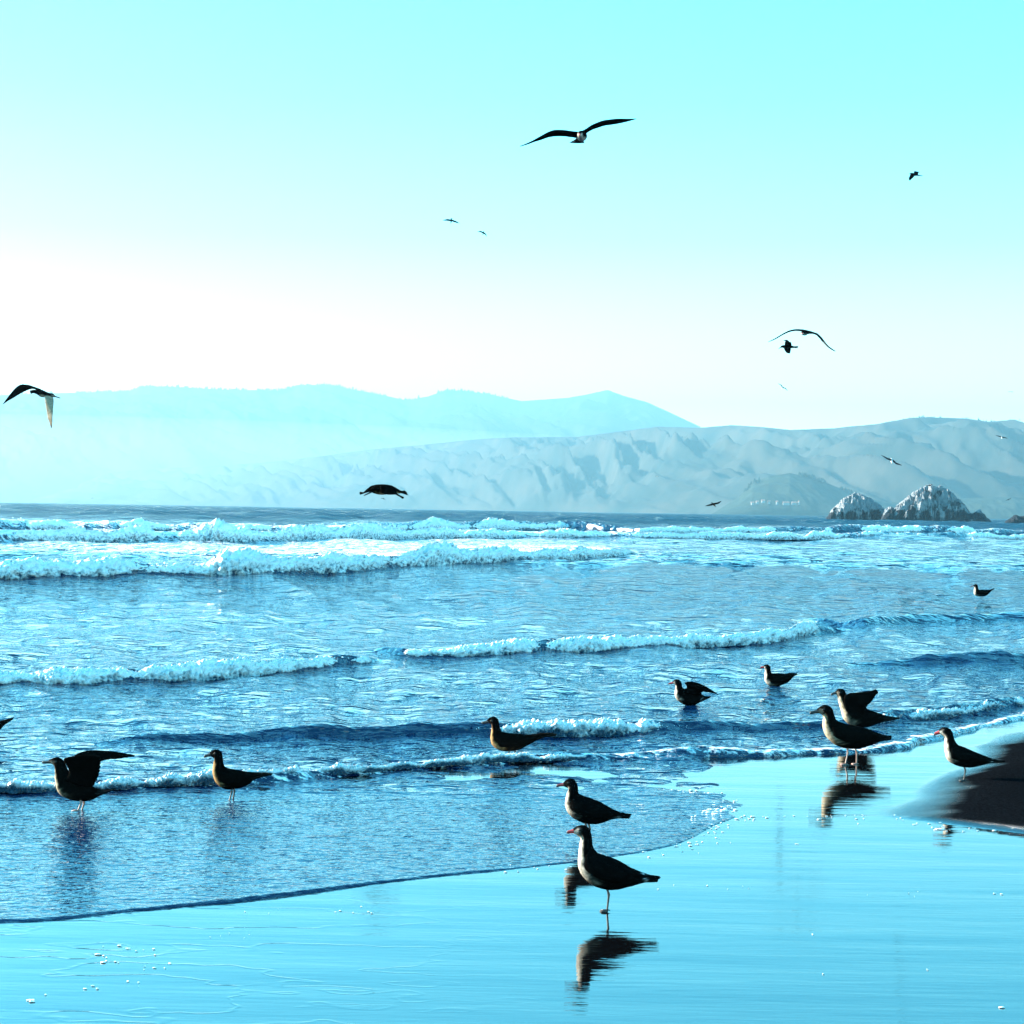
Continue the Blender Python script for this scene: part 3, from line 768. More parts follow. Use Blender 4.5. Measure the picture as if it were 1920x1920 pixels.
def bill_mesh(top, bot, tip, st, y0=0.0, wid=None):
    """hooked gull bill from the face to the tip (x, z in metres)"""
    top, bot, tip = [np.array([p[0], y0, p[1]]) for p in (top, bot, tip)]
    mid = (top + bot) / 2
    ht = np.linalg.norm(top - bot); wid = wid or ht * .42
    ax = tip - mid
    up = (top - bot) / ht
    A, B, N = [], [], []
    for f, hu, hd, ww in ((-.15, .48, .48, 1.0), (.0, .46, .46, 1.0), (.35, .36, .32, .7), (.65, .34, .30, .5), (.85, .30, .28, .36), (.97, .10, .26, .2), (1.03, -.05, .22, .08)):
        c = mid + ax * f
        A.append(c + up * ht * hu); B.append(c - up * ht * hd); N.append((0, wid * ww, 0))
    V, F, T, PH = loft(A, B, N, 18, 10)
    return mesh_any('bill', V, F, lerpc(STYLES[st]['bill'], STYLES[st]['tip'], sstep(.60, .72, T)))
def wing_plate(LE, TE, thick, st, name='wing', pale=0.0, nsec=30, serr=0.0):
    LE, TE = np.asarray(LE, float), np.asarray(TE, float)
    k = len(LE); N = []
    for i in range(k):
        sp = (LE + TE)[min(i + 1, k - 1)] - (LE + TE)[max(i - 1, 0)]
        n = np.cross(sp, LE[i] - TE[i]); n /= np.linalg.norm(n) + 1e-9
        N.append(n * thick * (1 - 0.75 * i / (k - 1)))
    for i in range(1, k):
        if np.dot(N[i], N[i - 1]) < 0: N[i] = -N[i]
    V, F, T, PH = loft(LE, TE, N, nsec, 14)
    if serr:     # feather tips along the rear edge
        rear = sstep(-0.5, -1.0, PH)
        sp = TE[-1] - LE[0]; sp /= np.linalg.norm(sp)
        V = V - sp[None] * (serr * rear * np.sin(np.arange(len(V)) // 14 * 2.2))[:, None]
    s = STYLES[st]
    c = np.repeat(np.asarray(s['mantle'], float)[None], len(V), 0)
    if pale:
        n = fbm(V[:, 0] * 25, V[:, 1] * 25, V[:, 2] * 25, 3)
        kk = np.clip(pale + .25 * n, 0, 1) * sstep(1.0, .8, T)
        c = c * (1 - kk[:, None]) + np.asarray(s['breast'])[None] * kk[:, None]
    return mesh_any(name, V, F, c)
def eye_mesh(r):
    bm = bmesh.new(); bmesh.ops.create_icosphere(bm, subdivisions=2, radius=r)
    me = bpy.data.meshes.new('eye'); bm.to_mesh(me); bm.free()
    return me
def add_part(name, me, mat, parent, loc=(0, 0, 0)):
    o = link(name, me, mat, parent); o.location = loc
    return o

def standing_bird(label, crop, foot, pairs, bill_tip, legs, st, raised=None, wingtip=None, yaw=0.0, z0=0.0, group='gulls standing along the water edge', fold=True, ground_px=None, wfac=0.46, mag=1.0, wing_from=0.34, name='gull'):
    ox, oy, S = crop
    fpx = ground_px or (ox + foot[0] / S, oy + foot[1] / S)
    g = ground(fpx[0], fpx[1], 0.0)
    zs = max(0.0, float(sand_fields(np.array(g.x), np.array(g.y))[0]))
    if zs > .004:
        g = ground(fpx[0], fpx[1], zs); z0 = zs
    k = g.y / F_PX / S * mag
    gz = g.z
    def L(p, y=0.0):      # traced point, moved back or forward along its own line of sight
        f = y / g.y
        lx, lz = (p[0] - foot[0]) * k, -(p[1] - foot[1]) * k
        return np.array([lx * (1 + f) + g.x * f, y, lz * (1 + f) + (gz - CAM_H) * f])
    root = bpy.data.objects.new(name, None); col.objects.link(root)
    root.location = (g.x, g.y, z0); root.rotation_euler = (0, 0, yaw)
    root.empty_display_size = 0.1
    tag(root, label, 'gull', group)
    A = [L(p) for p, q in pairs]; B = [L(q) for p, q in pairs]
    H = [np.linalg.norm(a - b) for a, b in zip(A, B)]
    n = len(pairs)
    W = []
    for i in range(n):
        t = i / (n - 1)
        f = wfac * (0.96 if t < .3 else 1.0)
        wv = H[i] * f
        if t > .72: wv = max(wv * .9, .026 * (1 + (.96 - t)))
        W.append(np.array([0, wv, 0]))
    A.insert(0, (A[0] * .8 + B[0] * .2) + np.array([-.2, 0, 0]) * 0 + (A[0] - A[1]) * .25); B.insert(0, (B[0] * .8 + A[0] * .2 * 0 + B[0] * .2) + (B[0] - B[1]) * .10); W.insert(0, W[0] * .72)
    V, F, T, PH = loft(A, B, W, 60, 24)
    V = V + 0.0016 * np.stack([fbm(V[:, 0] * 60, V[:, 1] * 60, V[:, 2] * 60 + q, 2) for q in (0, 9, 18)], 1)
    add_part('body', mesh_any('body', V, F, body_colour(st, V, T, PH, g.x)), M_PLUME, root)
    add_part('bill', bill_mesh((L(pairs[0][0])[0], L(pairs[0][0])[2]), (L(pairs[0][1])[0], L(pairs[0][1])[2]), (L(bill_tip)[0], L(bill_tip)[2]), st), M_HORN, root)
    hd = (np.array(pairs[1][0]) * .62 + np.array(pairs[1][1]) * .38) * .5 + (np.array(pairs[2][0]) * .62 + np.array(pairs[2][1]) * .38) * .5
    hw = .46 * .90 * (H[1] + H[2]) / 2
    em = eye_mesh(max(.0042, .11 * H[2]))
    for sgn in (-1, 1):
        add_part('eye', em, M_EYE, root, L(hd, sgn * hw * .93))
    for i, (hip, ft) in enumerate(legs):
        yy = (-.022, .022)[i % 2] if len(legs) > 1 else -.008
        add_part('leg', leg_mesh(L(hip, yy * .9) + np.array([0, 0, .02]), L(ft, yy * 1.1), st, -1, k=1.0 if st != 'young' else 1.15), M_HORN, root)
    # folded wings: shells lying along the flanks, reaching back over the tail
    if fold:
        A_, B_, W_ = A[1:], B[1:], W[1:]
        idx = [i for i in range(n) if i / (n - 1) >= wing_from]
        for sgn in (-1, 1):
            LE, TE, N = [], [], []
            for q, i in enumerate(idx):
                f = q / (len(idx) - 1)
                a, b = A_[i], B_[i]
                c1, c2 = .10 + .12 * (1 - f) ** 2, .80 - .25 * f
                if q == 0: c1, c2 = .34, .58
                lat = W_[i][1] * (.80 if f < .7 else .72 - .5 * (f - .7))
                th = max(.30 * W_[i][1], .006)
                off = np.array([0, sgn * lat, 0])
                LE.append(a + (b - a) * c1 + off); TE.append(a + (b - a) * c2 + off * np.array([1, 1.03, 1])); N.append((0, th, 0))
            tipp = L(wingtip if wingtip else pairs[-1][0])
            LE[-1] = tipp + np.array([0, sgn * .012, .003]); TE[-1] = tipp + np.array([-.01, sgn * .014, -.006]); N[-1] = (0, .003, 0)
            V, F, T, PH = loft(LE, TE, N, 36, 14)
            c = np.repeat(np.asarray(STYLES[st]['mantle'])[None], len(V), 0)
            kk = sstep(.72, .76, T) * sstep(.82, .78, T) * sstep(-.5, -.9, PH) * .4       # pale tips of the flight feathers
            c = c * (1 - kk[:, None]) + np.array([.40, .40, .40])[None] * kk[:, None]
            add_part('wing', mesh_any('wing', V, F, c), M_PLUME, root)
    for q, (secs, lat, pale) in enumerate(raised or []):
        LE = [L(a, lat[min(i, len(lat) - 1)]) for i, (a, b) in enumerate(secs)]
        TE = [L(b, lat[min(i, len(lat) - 1)] + (.01 if lat[-1] > 0 else -.01)) for i, (a, b) in enumerate(secs)]
        add_part('wing', wing_plate(LE, TE, .013, st, pale=pale, serr=.006), M_PLUME, root)
    return root

C1 = (960, 1400, 1382 / 360)
standing_bird('nearest grey-breasted gull with red bill, standing on one leg on bare wet sand', C1, (683, 1186),
    [((430, 592), (440, 628)), ((460, 573), (463, 642)), ((505, 566), (484, 660)), ((545, 588), (481, 692)), ((564, 640), (474, 742)), ((574, 712), (468, 822)), ((606, 760), (477, 885)), ((668, 785), (514, 948)), ((740, 808), (590, 1004)), ((800, 838), (690, 1030)), ((852, 870), (790, 1020)), ((910, 892), (868, 1000)), ((970, 914), (945, 978)), ((1048, 942), (1040, 970))],
    (383, 620), [((668, 1010), (683, 1186))], 'adult', wingtip=(1068, 938), yaw=0.05)
standing_bird('dark-hooded gull with dull red bill standing right behind the one-legged gull', C1, (535, 691),
    [((365, 262), (374, 292)), ((385, 240), (394, 302)), ((418, 232), (400, 316)), ((452, 250), (388, 340)), ((468, 290), (379, 385)), ((473, 334), (377, 425)), ((512, 355), (394, 472)), ((572, 373), (432, 512)), ((640, 400), (500, 546)), ((700, 433), (572, 556)), ((750, 455), (645, 547)), ((800, 468), (725, 515)), ((852, 486), (838, 508))],
    (312, 287), [((520, 545), (526, 691)), ((538, 545), (545, 691))], 'dusky', wingtip=(858, 482), yaw=-0.06)
C2 = (1460, 1220, 1920 / 460)
standing_bird('large mottled young gull with heavy black bill and two pink legs', C2, (565, 893),
    [((290, 459), (310, 494)), ((322, 435), (332, 506)), ((364, 426), (343, 530)), ((405, 450), (338, 560)), ((424, 498), (337, 596)), ((446, 543), (349, 644)), ((510, 570), (384, 694)), ((590, 587), (450, 744)), ((670, 602), (545, 768)), ((730, 624), (640, 764)), ((790, 646), (728, 736)), ((840, 660), (800, 710)), ((884, 670), (872, 698))],
    (232, 492), [((528, 755), (518, 893)), ((590, 755), (612, 890))], 'young', wingtip=(890, 666), yaw=0.08)
standing_bird('white-breasted gull flexing both wings upward in the shallows behind the large mottled gull', C2, (620, 640),
    [((442, 318), (450, 347)), ((468, 298), (460, 372)), ((505, 306), (462, 398)), ((522, 335), (470, 425)), ((540, 365), (486, 478)), ((572, 392), (506, 536)), ((625, 425), (548, 575)), ((690, 455), (620, 600)), ((750, 475), (700, 596)), ((810, 495), (770, 570)), ((870, 510), (848, 548)), ((945, 517), (938, 530))],
    (403, 347), [((610, 590), (605, 650)), ((640, 590), (636, 650))], 'young', fold=False,
    raised=[([((540, 520), (660, 540)), ((512, 430), (672, 470)), ((514, 350), (668, 438)), ((600, 334), (700, 412)), ((690, 320), (740, 362)), ((757, 299), (778, 326))], (-.05, -.07, -.10, -.12, -.13, -.13), .0),
            ([((548, 520), (660, 540)), ((530, 430), (680, 470)), ((535, 342), (690, 430)), ((615, 326), (720, 400)), ((700, 314), (750, 356)), ((745, 305), (770, 322))], (.05, .07, .10, .12, .13, .13), .0)],
    group='gulls wading in the shallows', yaw=0.0)
standing_bird('pale-faced red-billed gull on one leg beside the dark damp sand bar', C2, (1450, 1020),
    [((1250, 625), (1264, 660)), ((1275, 606), (1286, 676)), ((1304, 602), (1297, 700)), ((1336, 616), (1295, 728)), ((1358, 648), (1295, 766)), ((1373, 702), (1305, 824)), ((1402, 738), (1325, 864)), ((1452, 756), (1370, 892)), ((1520, 785), (1430, 910)), ((1580, 808), (1512, 912)), ((1640, 830), (1582, 895)), ((1700, 847), (1655, 874)), ((1745, 858), (1735, 870))],
    (1213, 662), [((1442, 900), (1450, 1020))], 'adult', wingtip=(1763, 858), yaw=-0.08)
C3 = (0, 1320, 1920 / 560)
standing_bird('slim dark gull with upcocked tail wading by a small foamy ripple', C3, (1482, 622),
    [((1345, 311), (1357, 338)), ((1366, 296), (1374, 352)), ((1392, 292), (1370, 375)), ((1420, 310), (1365, 408)), ((1429, 350), (1364, 445)), ((1434, 386), (1372, 474)), ((1452, 408), (1388, 508)), ((1502, 420), (1420, 536)), ((1560, 430), (1472, 549)), ((1602, 436), (1540, 540)), ((1640, 438), (1596, 518)), ((1690, 440), (1640, 482)), ((1748, 446), (1740, 455))],
    (1308, 339), [((1476, 540), (1470, 628)), ((1492, 540), (1500, 618))], 'brown', wingtip=(1727, 420), group='gulls wading in the shallows', yaw=0.1)
standing_bird('brownish gull with both wings lifted wide, wading at the edge of the surf', C3, (512, 690),
    [((312, 362), (333, 389)), ((340, 348), (350, 408)), ((372, 345), (352, 440)), ((402, 367), (352, 482)), ((424, 410), (358, 525)), ((442, 448), (370, 562)), ((482, 480), (402, 596)), ((532, 502), (470, 621)), ((580, 522), (550, 625)), ((622, 540), (602, 610)), ((662, 546), (642, 588)), ((735, 538), (732, 550))],
    (265, 381), [((512, 615), (500, 690)), ((528, 615), (524, 692))], 'young', fold=False,
    raised=[([((416, 492), (592, 534)), ((440, 432), (622, 478)), ((404, 358), (638, 420)), ((470, 336), (641, 372)), ((560, 326), (646, 350)), ((640, 334), (650, 344))], (-.05, -.10, -.17, -.22, -.25, -.26), .0),
            ([((430, 470), (560, 500)), ((440, 400), (600, 424)), ((470, 334), (630, 376)), ((560, 298), (680, 356)), ((700, 299), (760, 348)), ((800, 312), (815, 338)), ((862, 324), (856, 331))], (.05, .09, .14, .18, .22, .25, .27), .0)],
    group='gulls wading in the shallows', yaw=0.0)
C4 = (820, 1200, 1920 / 580)
standing_bird('chestnut-breasted dark gull standing in broken foam with tail held level', C4, (455, 732),
    [((306, 498), (324, 521)), ((325, 482), (335, 535)), ((350, 477), (333, 556)), ((375, 498), (329, 590)), ((383, 540), (329, 626)), ((393, 565), (340, 655)), ((432, 577), (376, 682)), ((492, 580), (430, 692)), ((550, 584), (500, 682)), ((600, 580), (560, 652)), ((640, 573), (612, 622)), ((690, 570), (662, 600)), ((740, 576), (732, 590))],
    (272, 521), [((437, 680), (433, 735)), ((470, 680), (474, 735))], 'brown', wingtip=(700, 566), group='gulls wading in the shallows', yaw=-0.05)
C5 = (1240, 1220, 6.4)
standing_bird('pale-breasted wading gull with one broad wing lifted over its back', C5, (350, 690),
    [((131, 374), (144, 399)), ((155, 350), (164, 418)), ((187, 346), (163, 450)), ((224, 366), (158, 498)), ((241, 402), (160, 545)), ((248, 440), (175, 575)), ((276, 456), (200, 604)), ((342, 464), (260, 644)), ((410, 484), (332, 668)), ((470, 512), (402, 652)), ((522, 540), (472, 614)), ((597, 545), (560, 570))],
    (77, 406), [((335, 650), (332, 715)), ((365, 650), (362, 715))], 'adult', fold=False,
    raised=[([((262, 500), (470, 530)), ((302, 436), (486, 496)), ((275, 386), (505, 490)), ((345, 371), (548, 497)), ((435, 386), (588, 502)), ((540, 430), (625, 508)), ((622, 482), (662, 516)), ((682, 522), (679, 525))], (-.05, -.07, -.10, -.12, -.13, -.14, -.15, -.15), .0),
            ([((270, 500), (470, 530)), ((305, 440), (480, 500)), ((290, 392), (500, 490)), ((360, 378), (545, 492)), ((445, 392), (585, 498)), ((545, 434), (622, 502)), ((620, 480), (655, 510)), ((665, 512), (664, 515))], (.05, .07, .10, .12, .13, .14, .15, .15), .0)],
    group='gulls wading in the shallows')
standing_bird('red-billed gull wading belly-deep farther out than the gull lifting one wing', C5, (1390, 450),
    [((1214, 186), (1233, 214)), ((1240, 170), (1243, 246)), ((1271, 166), (1239, 288)), ((1300, 190), (1235, 326)), ((1307, 235), (1236, 354)), ((1320, 268), (1246, 378)), ((1372, 272), (1276, 412)), ((1430, 272), (1332, 434)), ((1490, 275), (1402, 428)), ((1540, 266), (1462, 404)), ((1582, 264), (1522, 375)), ((1610, 268), (1582, 312)), ((1632, 276), (1622, 290))],
    (1180, 206), [((1370, 420), (1366, 480)), ((1400, 420), (1398, 480))], 'adult', wingtip=(1640, 258), group='gulls wading in the shallows', yaw=0.06)
C6 = (1790, 1080, 19.2)
SWIM = [((655, 393), (690, 427)), ((705, 362), (712, 450)), ((755, 345), (703, 510)), ((810, 370), (694, 570)), ((832, 432), (690, 630)), ((848, 510), (692, 696)), ((885, 548), (730, 745)), ((980, 542), (850, 785)), ((1100, 545), (1000, 785)), ((1200, 540), (1120, 760)), ((1290, 525), (1230, 675)), ((1345, 508), (1310, 590)), ((1420, 494), (1405, 525))]
standing_bird('lone gull swimming on open water beyond all the wading gulls', C6, (980, 742), SWIM, (560, 447), [((950, 740), (950, 850)), ((1010, 740), (1010, 850))], 'dusky', wingtip=(1435, 486), group='gulls swimming', z0=0.03)
standing_bird('dark swimming gull of which only the tail end shows', C6, (980, 742), SWIM, (560, 447), [((950, 740), (950, 850)), ((1010, 740), (1010, 850))], 'brown', wingtip=(1435, 486), group='gulls swimming', ground_px=(-38, 1383), mag=2.7, z0=0.012)

# ------------------------------------------------------------------ flying birds
def flyer(label, crop, centre, d, body, bill, wings, st, name='gull', cat='gull', group='gulls in flight', front=None, feet=None):
    """body: side-on pairs (or front: sections seen end-on); wings: [(pairs, y of leading edge list, y of rear edge list, pale)]"""
    ox, oy, S = crop
    p = at_dist(ox + centre[0] / S, oy + centre[1] / S, d)
    k = d / F_PX / S
    def L(q, y=0.0):
        f = y / d
        lx, lz = (q[0] - centre[0]) * k, -(q[1] - centre[1]) * k
        return np.array([lx * (1 + f) + p.x * f, y, lz * (1 + f) + (p.z - CAM_H) * f])
    root = bpy.data.objects.new(name, None); col.objects.link(root)
    root.location = p; root.empty_display_size = .1
    tag(root, label, cat, group)
    if front is None:
        A = [L(a) for a, b in body]; B = [L(b) for a, b in body]
        n = len(body)
        W = [(0, max(np.linalg.norm(a - b) * .46, .02 if i > n - 3 else .004), 0) for i, (a, b) in enumerate(zip(A, B))]
        V, F, T, PH = loft(A, B, W, 40, 18)
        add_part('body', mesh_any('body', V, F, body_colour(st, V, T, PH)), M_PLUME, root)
        if bill is not None:
            add_part('bill', bill_mesh((A[0][0], A[0][2]), (B[0][0], B[0][2]), (L(bill)[0], L(bill)[2]), st), M_HORN, root)
    else:      # (x, z centre, y, half height, half width) from face to tail
        A = [L(c, y) + np.array([0, 0, hz]) for c, y, hz, hx in front]; B = [L(c, y) - np.array([0, 0, hz]) for c, y, hz, hx in front]
        W = [(hx, 0, 0) for c, y, hz, hx in front]
        V, F, T, PH = loft(A, B, W, 40, 18)
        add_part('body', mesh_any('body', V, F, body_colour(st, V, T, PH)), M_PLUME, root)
        c0 = L(front[0][0], front[0][1])
        V, F = tube([c0 + [0, .01, 0], c0 + [0, -.03, -.004], c0 + [0, -.05, -.012]], [.011, .008, .002])
        add_part('bill', mesh_any('bill', np.array(V), F, STYLES[st]['bill']), M_HORN, root)
    for pairs, yl, yt, pale in wings:
        m_ = len(pairs)
        f = lambda yy, i: float(np.interp(i / (m_ - 1), np.linspace(0, 1, len(yy)), yy))
        LE = [L(a, f(yl, i)) for i, (a, b) in enumerate(pairs)]
        TE = [L(b, f(yt, i)) for i, (a, b) in enumerate(pairs)]
        add_part('wing', wing_plate(LE, TE, .016, st, pale=pale, serr=.004), M_PLUME, root)
    for a, b in (feet or []):
        V, F = tube([L(a), L(((a[0] + b[0]) / 2, (a[1] + b[1]) / 2)), L(b)], [.008, .006, .004])
        add_part('leg', mesh_any('leg', np.array(V), F, STYLES[st]['leg']), M_HORN, root)
    return root
flyer('large dark gull gliding head-on with long wings spread wide, highest in the sky', (940, 180, 6.4), (960, 480), 20.0, None, None,
    [([((965, 432), (950, 507)), ((860, 427), (850, 496)), ((760, 414), (760, 487)), ((640, 413), (650, 489)), ((560, 440), (565, 503)), ((470, 490), (482, 533)), ((380, 543), (400, 558)), ((300, 583), (310, 592)), ((228, 613), (230, 615))], (-.04, -.07, -.05, .04), (.10, .10, .08, .05), 0),
     ([((970, 422), (1000, 460)), ((1020, 394), (1042, 426)), ((1080, 350), (1100, 396)), ((1150, 317), (1160, 376)), ((1225, 289), (1230, 353)), ((1310, 275), (1310, 340)), ((1400, 265), (1400, 325)), ((1480, 265), (1480, 306)), ((1550, 264), (1550, 286)), ((1614, 261), (1612, 265))], (-.04, -.07, -.05, .04), (.10, .10, .08, .05), 0)],
    'adult', front=[((940, 462), -.235, .014, .014), ((942, 462), -.21, .030, .026), ((946, 460), -.18, .036, .031), ((955, 470), -.12, .040, .038), ((965, 478), -.04, .056, .054), ((965, 486), .06, .052, .052), ((950, 510), .14, .034, .040), ((930, 535), .20, .018, .050), ((910, 558), .28, .010, .080)])
flyer('gull gliding with thin wings arched downward, above the small black crow', (1400, 580, 1920 / 220), (945, 385), 34.0, None, None,
    [([((940, 335), (930, 362)), ((860, 331), (855, 352)), ((780, 333), (780, 353)), ((700, 350), (692, 376)), ((600, 400), (592, 424)), ((480, 474), (476, 494)), ((356, 541), (358, 545))], (-.06, -.06, .03), (.08, .08, .05), .0),
     ([((960, 336), (990, 400)), ((1030, 352), (1040, 398)), ((1090, 370), (1088, 398)), ((1160, 394), (1150, 424)), ((1235, 462), (1210, 490)), ((1300, 545), (1272, 556)), ((1360, 606), (1342, 622)), ((1458, 674), (1450, 682))], (-.06, -.06, .03), (.08, .08, .05), .12)],
    'adult', front=[((910, 395), -.22, .014, .014), ((912, 392), -.19, .028, .026), ((920, 385), -.14, .036, .034), ((945, 382), -.05, .052, .052), ((955, 384), .06, .048, .050), ((965, 392), .15, .026, .034), ((970, 400), .24, .010, .06)])
flyer('gull in mid flap with one dark wing raised and one pale wing hanging straight down', (0, 690, 9.6), (800, 460), 36.0,
    [((990, 494), (985, 522)), ((948, 453), (935, 524)), ((890, 448), (900, 528)), ((820, 420), (830, 527)), ((760, 394), (765, 526)), ((705, 386), (718, 516)), ((655, 390), (690, 492)), ((600, 395), (620, 460)), ((540, 405), (555, 470))], (1086, 536),
    [([((735, 378), (700, 440)), ((650, 351), (640, 390)), ((540, 314), (560, 383)), ((450, 301), (480, 412)), ((385, 302), (400, 452)), ((310, 338), (320, 497)), ((220, 430), (230, 555)), ((130, 550), (142, 606)), ((54, 661), (60, 665))], (.05, .15, .25, .3), (.06, .16, .26, .3), 0),
     ([((805, 500), (960, 530)), ((815, 600), (969, 612)), ((830, 700), (962, 700)), ((850, 800), (956, 800)), ((868, 900), (951, 900)), ((902, 990), (950, 985)), ((930, 1078), (938, 1080))], (-.05, -.12, -.16, -.16), (-.06, -.16, -.24, -.2), .62)],  # sunlight on the hanging wing put into its paler colour
    'young')
flyer('stout black gull skimming low above the horizon with wings pulled in', (640, 880, 12.0), (1000, 460), 18.0,
    [((1472, 505), (1498, 576)), ((1425, 470), (1428, 556)), ((1362, 478), (1352, 534)), ((1300, 452), (1290, 542)), ((1200, 393), (1212, 522)), ((1080, 351), (1080, 552)), ((950, 343), (940, 574)), ((850, 358), (820, 566)), ((722, 390), (720, 540)), ((640, 440), (662, 516)), ((560, 490), (580, 530)), ((505, 520), (500, 556)), ((415, 512), (418, 582))], (1508, 590),
    [([((1250, 425), (860, 380)), ((1245, 480), (900, 520)), ((1255, 530), (1050, 562)), ((1310, 570), (1180, 548)), ((1415, 618), (1395, 662))], (-.05, -.10, -.13), (-.05, -.10, -.12), 0),
     ([((1180, 390), (800, 362)), ((1000, 372), (720, 372)), ((860, 372), (640, 400)), ((720, 385), (560, 478)), ((600, 430), (510, 520))], (.05, .10, .13), (.05, .10, .12), 0)],
    'brown', feet=[((680, 515), (508, 598))])
flyer('small black crow with short broad wings beneath the arched-wing gull', (1400, 580, 1920 / 220), (670, 610), 43.0,
    [((552, 612), (560, 630)), ((580, 590), (588, 632)), ((622, 586), (626, 638)), ((680, 580), (680, 642)), ((730, 588), (726, 638)), ((770, 600), (765, 632)), ((842, 598), (834, 632))], (526, 650),
    [([((618, 600), (736, 592)), ((622, 555), (728, 545)), ((628, 522), (700, 528)), ((592, 511), (660, 497))], (-.02, -.08, -.12), (-.02, -.08, -.12), 0),
     ([((606, 622), (726, 625)), ((620, 668), (720, 688)), ((655, 714), (710, 724))], (.02, .08, .12), (.02, .08, .12), 0)],
    'black', name='crow', cat='crow', group='crows in flight')
flyer('black crow flying alone with its wing pressed down, high above the sea rocks', (1680, 300, 24.0), (860, 650), 57.0,
    [((630, 598), (645, 640)), ((690, 576), (695, 664)), ((780, 586), (790, 694)), ((880, 600), (880, 714)), ((980, 640), (980, 712)), ((1080, 678), (1088, 714)), ((1190, 684), (1190, 714))], (582, 640),
    [([((800, 600), (1000, 640)), ((812, 520), (1012, 572)), ((828, 494), (1066, 540))], (.02, .08, .12), (.02, .08, .12), 0),
     ([((650, 640), (860, 700)), ((606, 740), (780, 792)), ((578, 830), (706, 862)), ((598, 924), (634, 932))], (-.02, -.08, -.12), (-.02, -.08, -.12), 0)],
    'black', name='crow', cat='crow', group='crows in flight')

def far_gull(label, px, py, span_px, inner, outer, st, size=1.15, group='distant gulls in flight', heading=0.0, roll=0.0, pitch=0.6):
    """gull in silhouette; inner/outer = (left, right) wing panel angles in degrees seen from the front"""
    reach = .25 * sum(math.cos(R(a)) for a in inner) + .33 * sum(math.cos(R(a)) for a in outer)
    d = reach * F_PX / span_px * (size / 1.16)
    root = bpy.data.objects.new('gull', None); col.objects.link(root)
    root.location = at_dist(px, py, d); root.rotation_euler = (pitch, roll, heading); root.empty_display_size = .1
    root.scale = (size / 1.16,) * 3
    tag(root, label, 'gull', group)
    sec = [(-.235, .012, .012, .0), (-.20, .030, .026, .005), (-.16, .034, .03, .004), (-.08, .044, .042, 0), (0, .056, .054, 0), (.08, .045, .046, 0), (.16, .022, .032, -.004), (.24, .009, .06, -.01)]
    A = [(0, y, z + h) for y, h, ww, z in sec]; B = [(0, y, z - h) for y, h, ww, z in sec]
    V, F, T, PH = loft(A, B, [(ww, 0, 0) for y, h, ww, z in sec], 26, 12)
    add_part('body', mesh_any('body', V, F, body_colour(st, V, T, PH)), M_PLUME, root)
    V, F = tube([(0, -.22, 0), (0, -.26, -.004), (0, -.285, -.012)], [.011, .008, .002], 6)
    add_part('bill', mesh_any('bill', np.array(V), F, STYLES[st]['bill']), M_HORN, root)
    for q, sg in enumerate((-1, 1)):
        p0 = np.array([sg * .03, 0, .03])
        i_, o_ = R(inner[q]), R(outer[q])
        p1 = p0 + np.array([sg * math.cos(i_), 0, math.sin(i_)]) * .25
        p2 = p1 + np.array([sg * math.cos(o_), 0, math.sin(o_)]) * .33
        mid1 = p0 * .5 + p1 * .5 + [0, 0, .006]; mid2 = p1 * .5 + p2 * .5 + [0, 0, .012]
        LE = [p0 + [0, -.06, 0], mid1 + [0, -.085, 0], p1 + [0, -.10, 0], mid2 + [0, -.05, 0], p2 + [0, .05, 0]]
        TE = [p0 + [0, .10, -.01], mid1 + [0, .075, -.012], p1 + [0, .055, -.01], mid2 + [0, .055, -.004], p2 + [0, .065, 0]]
        add_part('wing', wing_plate(LE, TE, .045, st, nsec=20), M_PLUME, root)
    return root
far_gull('tiny dark gull with shallow arched wings, paired with one whose wing hangs down', 846, 414, 30, (8, -8), (-30, -35), 'brown', roll=.1, pitch=.95)
far_gull('tiny dark gull with one wing hanging down, beside another tiny gull', 906, 437, 17, (28, -25), (-38, -75), 'brown', roll=.2, pitch=.95)
far_gull('tiny pale gull with kinked wings, below the crow and arched-wing gull', 1467, 727, 21, (38, 20), (-8, -30), 'pale', roll=.5)
far_gull('very faint tiny gull just above the headland skyline', 1895, 735, 10, (10, 10), (-12, -12), 'pale')
far_gull('white-bodied gull with dark wings outstretched across the face of the headland', 1672, 864, 41, (12, -22), (8, -14), 'pale', roll=.24)
far_gull('small white-bodied gull near the top of the headland', 1878, 820, 22, (14, 5), (-2, -18), 'pale', roll=.14)
far_gull('dark gull gliding low over the sea with wings level', 1338, 946, 34, (2, 10), (-16, 8), 'brown', roll=-.16, heading=.5)
far_gull('tiny dark gull directly beneath the stout black flying gull', 719, 935, 8, (15, -30), (-20, -70), 'brown')
far_gull('faint small gull past the far flank of the tall cleft rock', 1891, 937, 11, (5, 25), (-20, 15), 'brown', roll=-.3)
far_gull('mere speck of a gull over the water below the pale mountain ridge', 173, 934, 5, (5, 5), (-8, -8), 'brown')
far_gull('white gull hovering over the summit of the tall cleft rock', 1741, 912, 15, (25, 40), (-5, 25), 'pale', heading=.4)
far_gull('tiny white gull crossing the middle of the headland', 1232, 893, 7, (15, 12), (-15, -10), 'pale')

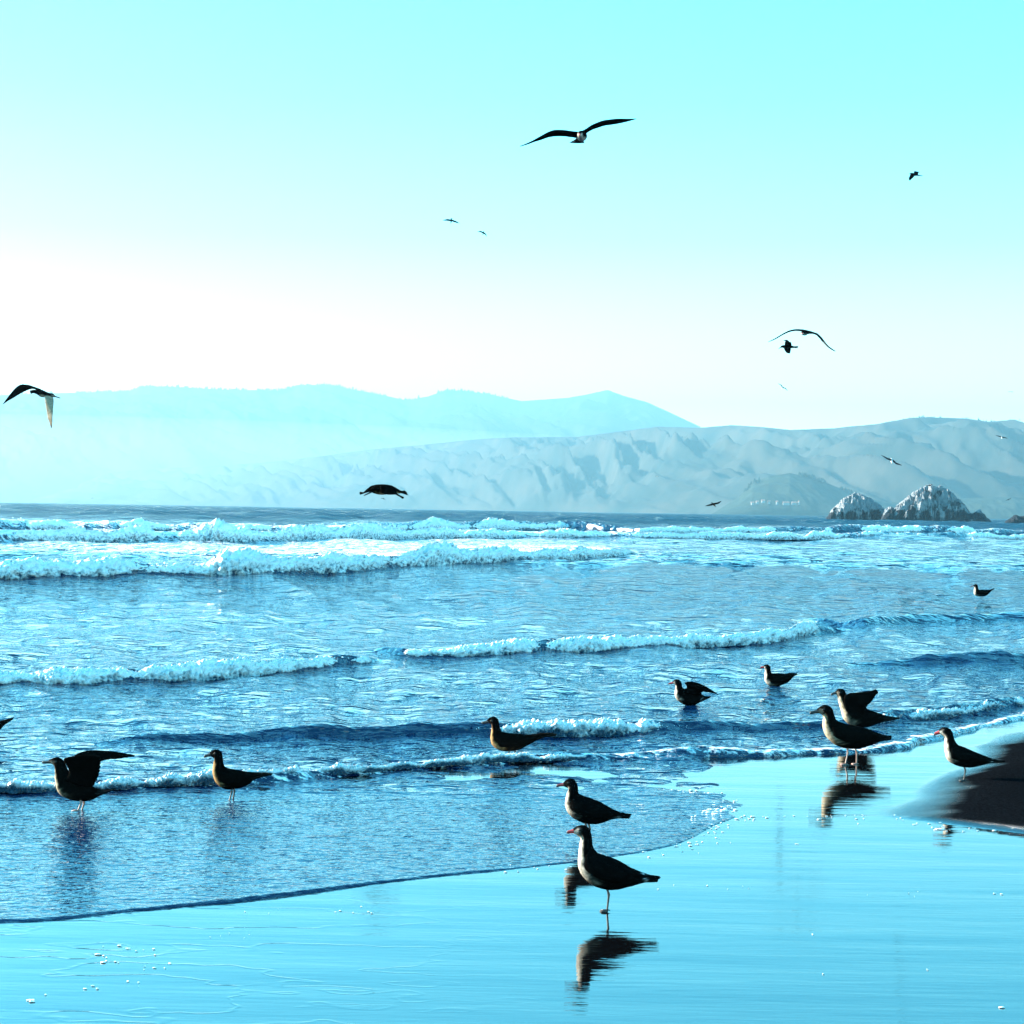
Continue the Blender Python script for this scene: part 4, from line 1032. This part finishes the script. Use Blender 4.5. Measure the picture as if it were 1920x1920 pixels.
# ------------------------------------------------------------------ froth left on the sand
def build_froth(name, label, spots, seed):
    rnd = random.Random(seed)
    bm = bmesh.new()
    for px, py, r, n, sx, sy in spots:
        for k in range(n):
            g = ground(rnd.gauss(px, sx), rnd.gauss(py, sy))
            q = r * rnd.uniform(.22, .75)
            hz = q * rnd.uniform(.25, .55)
            mt = Matrix.Translation((g.x, g.y, .002 + hz * .2)) @ Matrix.Rotation(rnd.uniform(-.2, .2), 4, 'Z') @ Matrix.Diagonal((q * rnd.uniform(1, 2.4), q, hz, 1))
            ret = bmesh.ops.create_icosphere(bm, subdivisions=2, radius=1.0, matrix=mt)
            for v in ret['verts']:
                v.co += Vector((rnd.uniform(-1, 1), rnd.uniform(-1, 1), rnd.uniform(-1, 1))) * q * .10
    me = bpy.data.meshes.new(name); bm.to_mesh(me); bm.free()
    at = me.attributes.new('froth', 'FLOAT', 'POINT'); at.data.foreach_set('value', [.95] * len(me.vertices))
    o = link(name, me, M_FOAM)
    tag(o, label, kind='stuff')
build_froth('froth', 'clots of white froth stranded along the end of the thin water sheet', [(1345, 1521, .016, 26, 16, 4), (1395, 1535, .010, 12, 14, 2), (1280, 1486, .012, 34, 28, 4), (1320, 1503, .010, 26, 24, 5), (1330, 1552, .009, 14, 22, 3), (1290, 1585, .009, 12, 14, 6), (1330, 1570, .007, 16, 30, 10), (1240, 1600, .007, 10, 50, 6), (1050, 1630, .007, 18, 90, 5), (1300, 1540, .007, 30, 40, 14)], 4)
build_froth('foam_flecks', 'scattered flecks of foam on the wet sand', [(215, 1793, .010, 5, 20, 5), (270, 1785, .007, 10, 40, 12), (290, 1815, .007, 4, 16, 4), (58, 1879, .012, 2, 3, 2), (140, 1850, .006, 4, 30, 6), (245, 1845, .007, 3, 16, 4), (420, 1757, .006, 5, 26, 3), (560, 1712, .005, 6, 60, 8), (660, 1715, .005, 4, 30, 5), (1770, 1552, .016, 3, 6, 2), (1700, 1540, .008, 16, 70, 4), (1560, 1531, .007, 20, 70, 2), (1840, 1556, .008, 12, 40, 3), (1493, 1583, .008, 2, 3, 1), (1870, 1676, .009, 3, 12, 2), (1690, 1675, .005, 4, 60, 3), (1300, 1664, .005, 6, 80, 3), (1510, 1752, .006, 2, 6, 1), (1545, 1825, .006, 1, 2, 1), (1740, 1820, .006, 2, 3, 2), (1872, 1890, .008, 1, 2, 1), (1880, 1520, .007, 8, 30, 12)], 8)
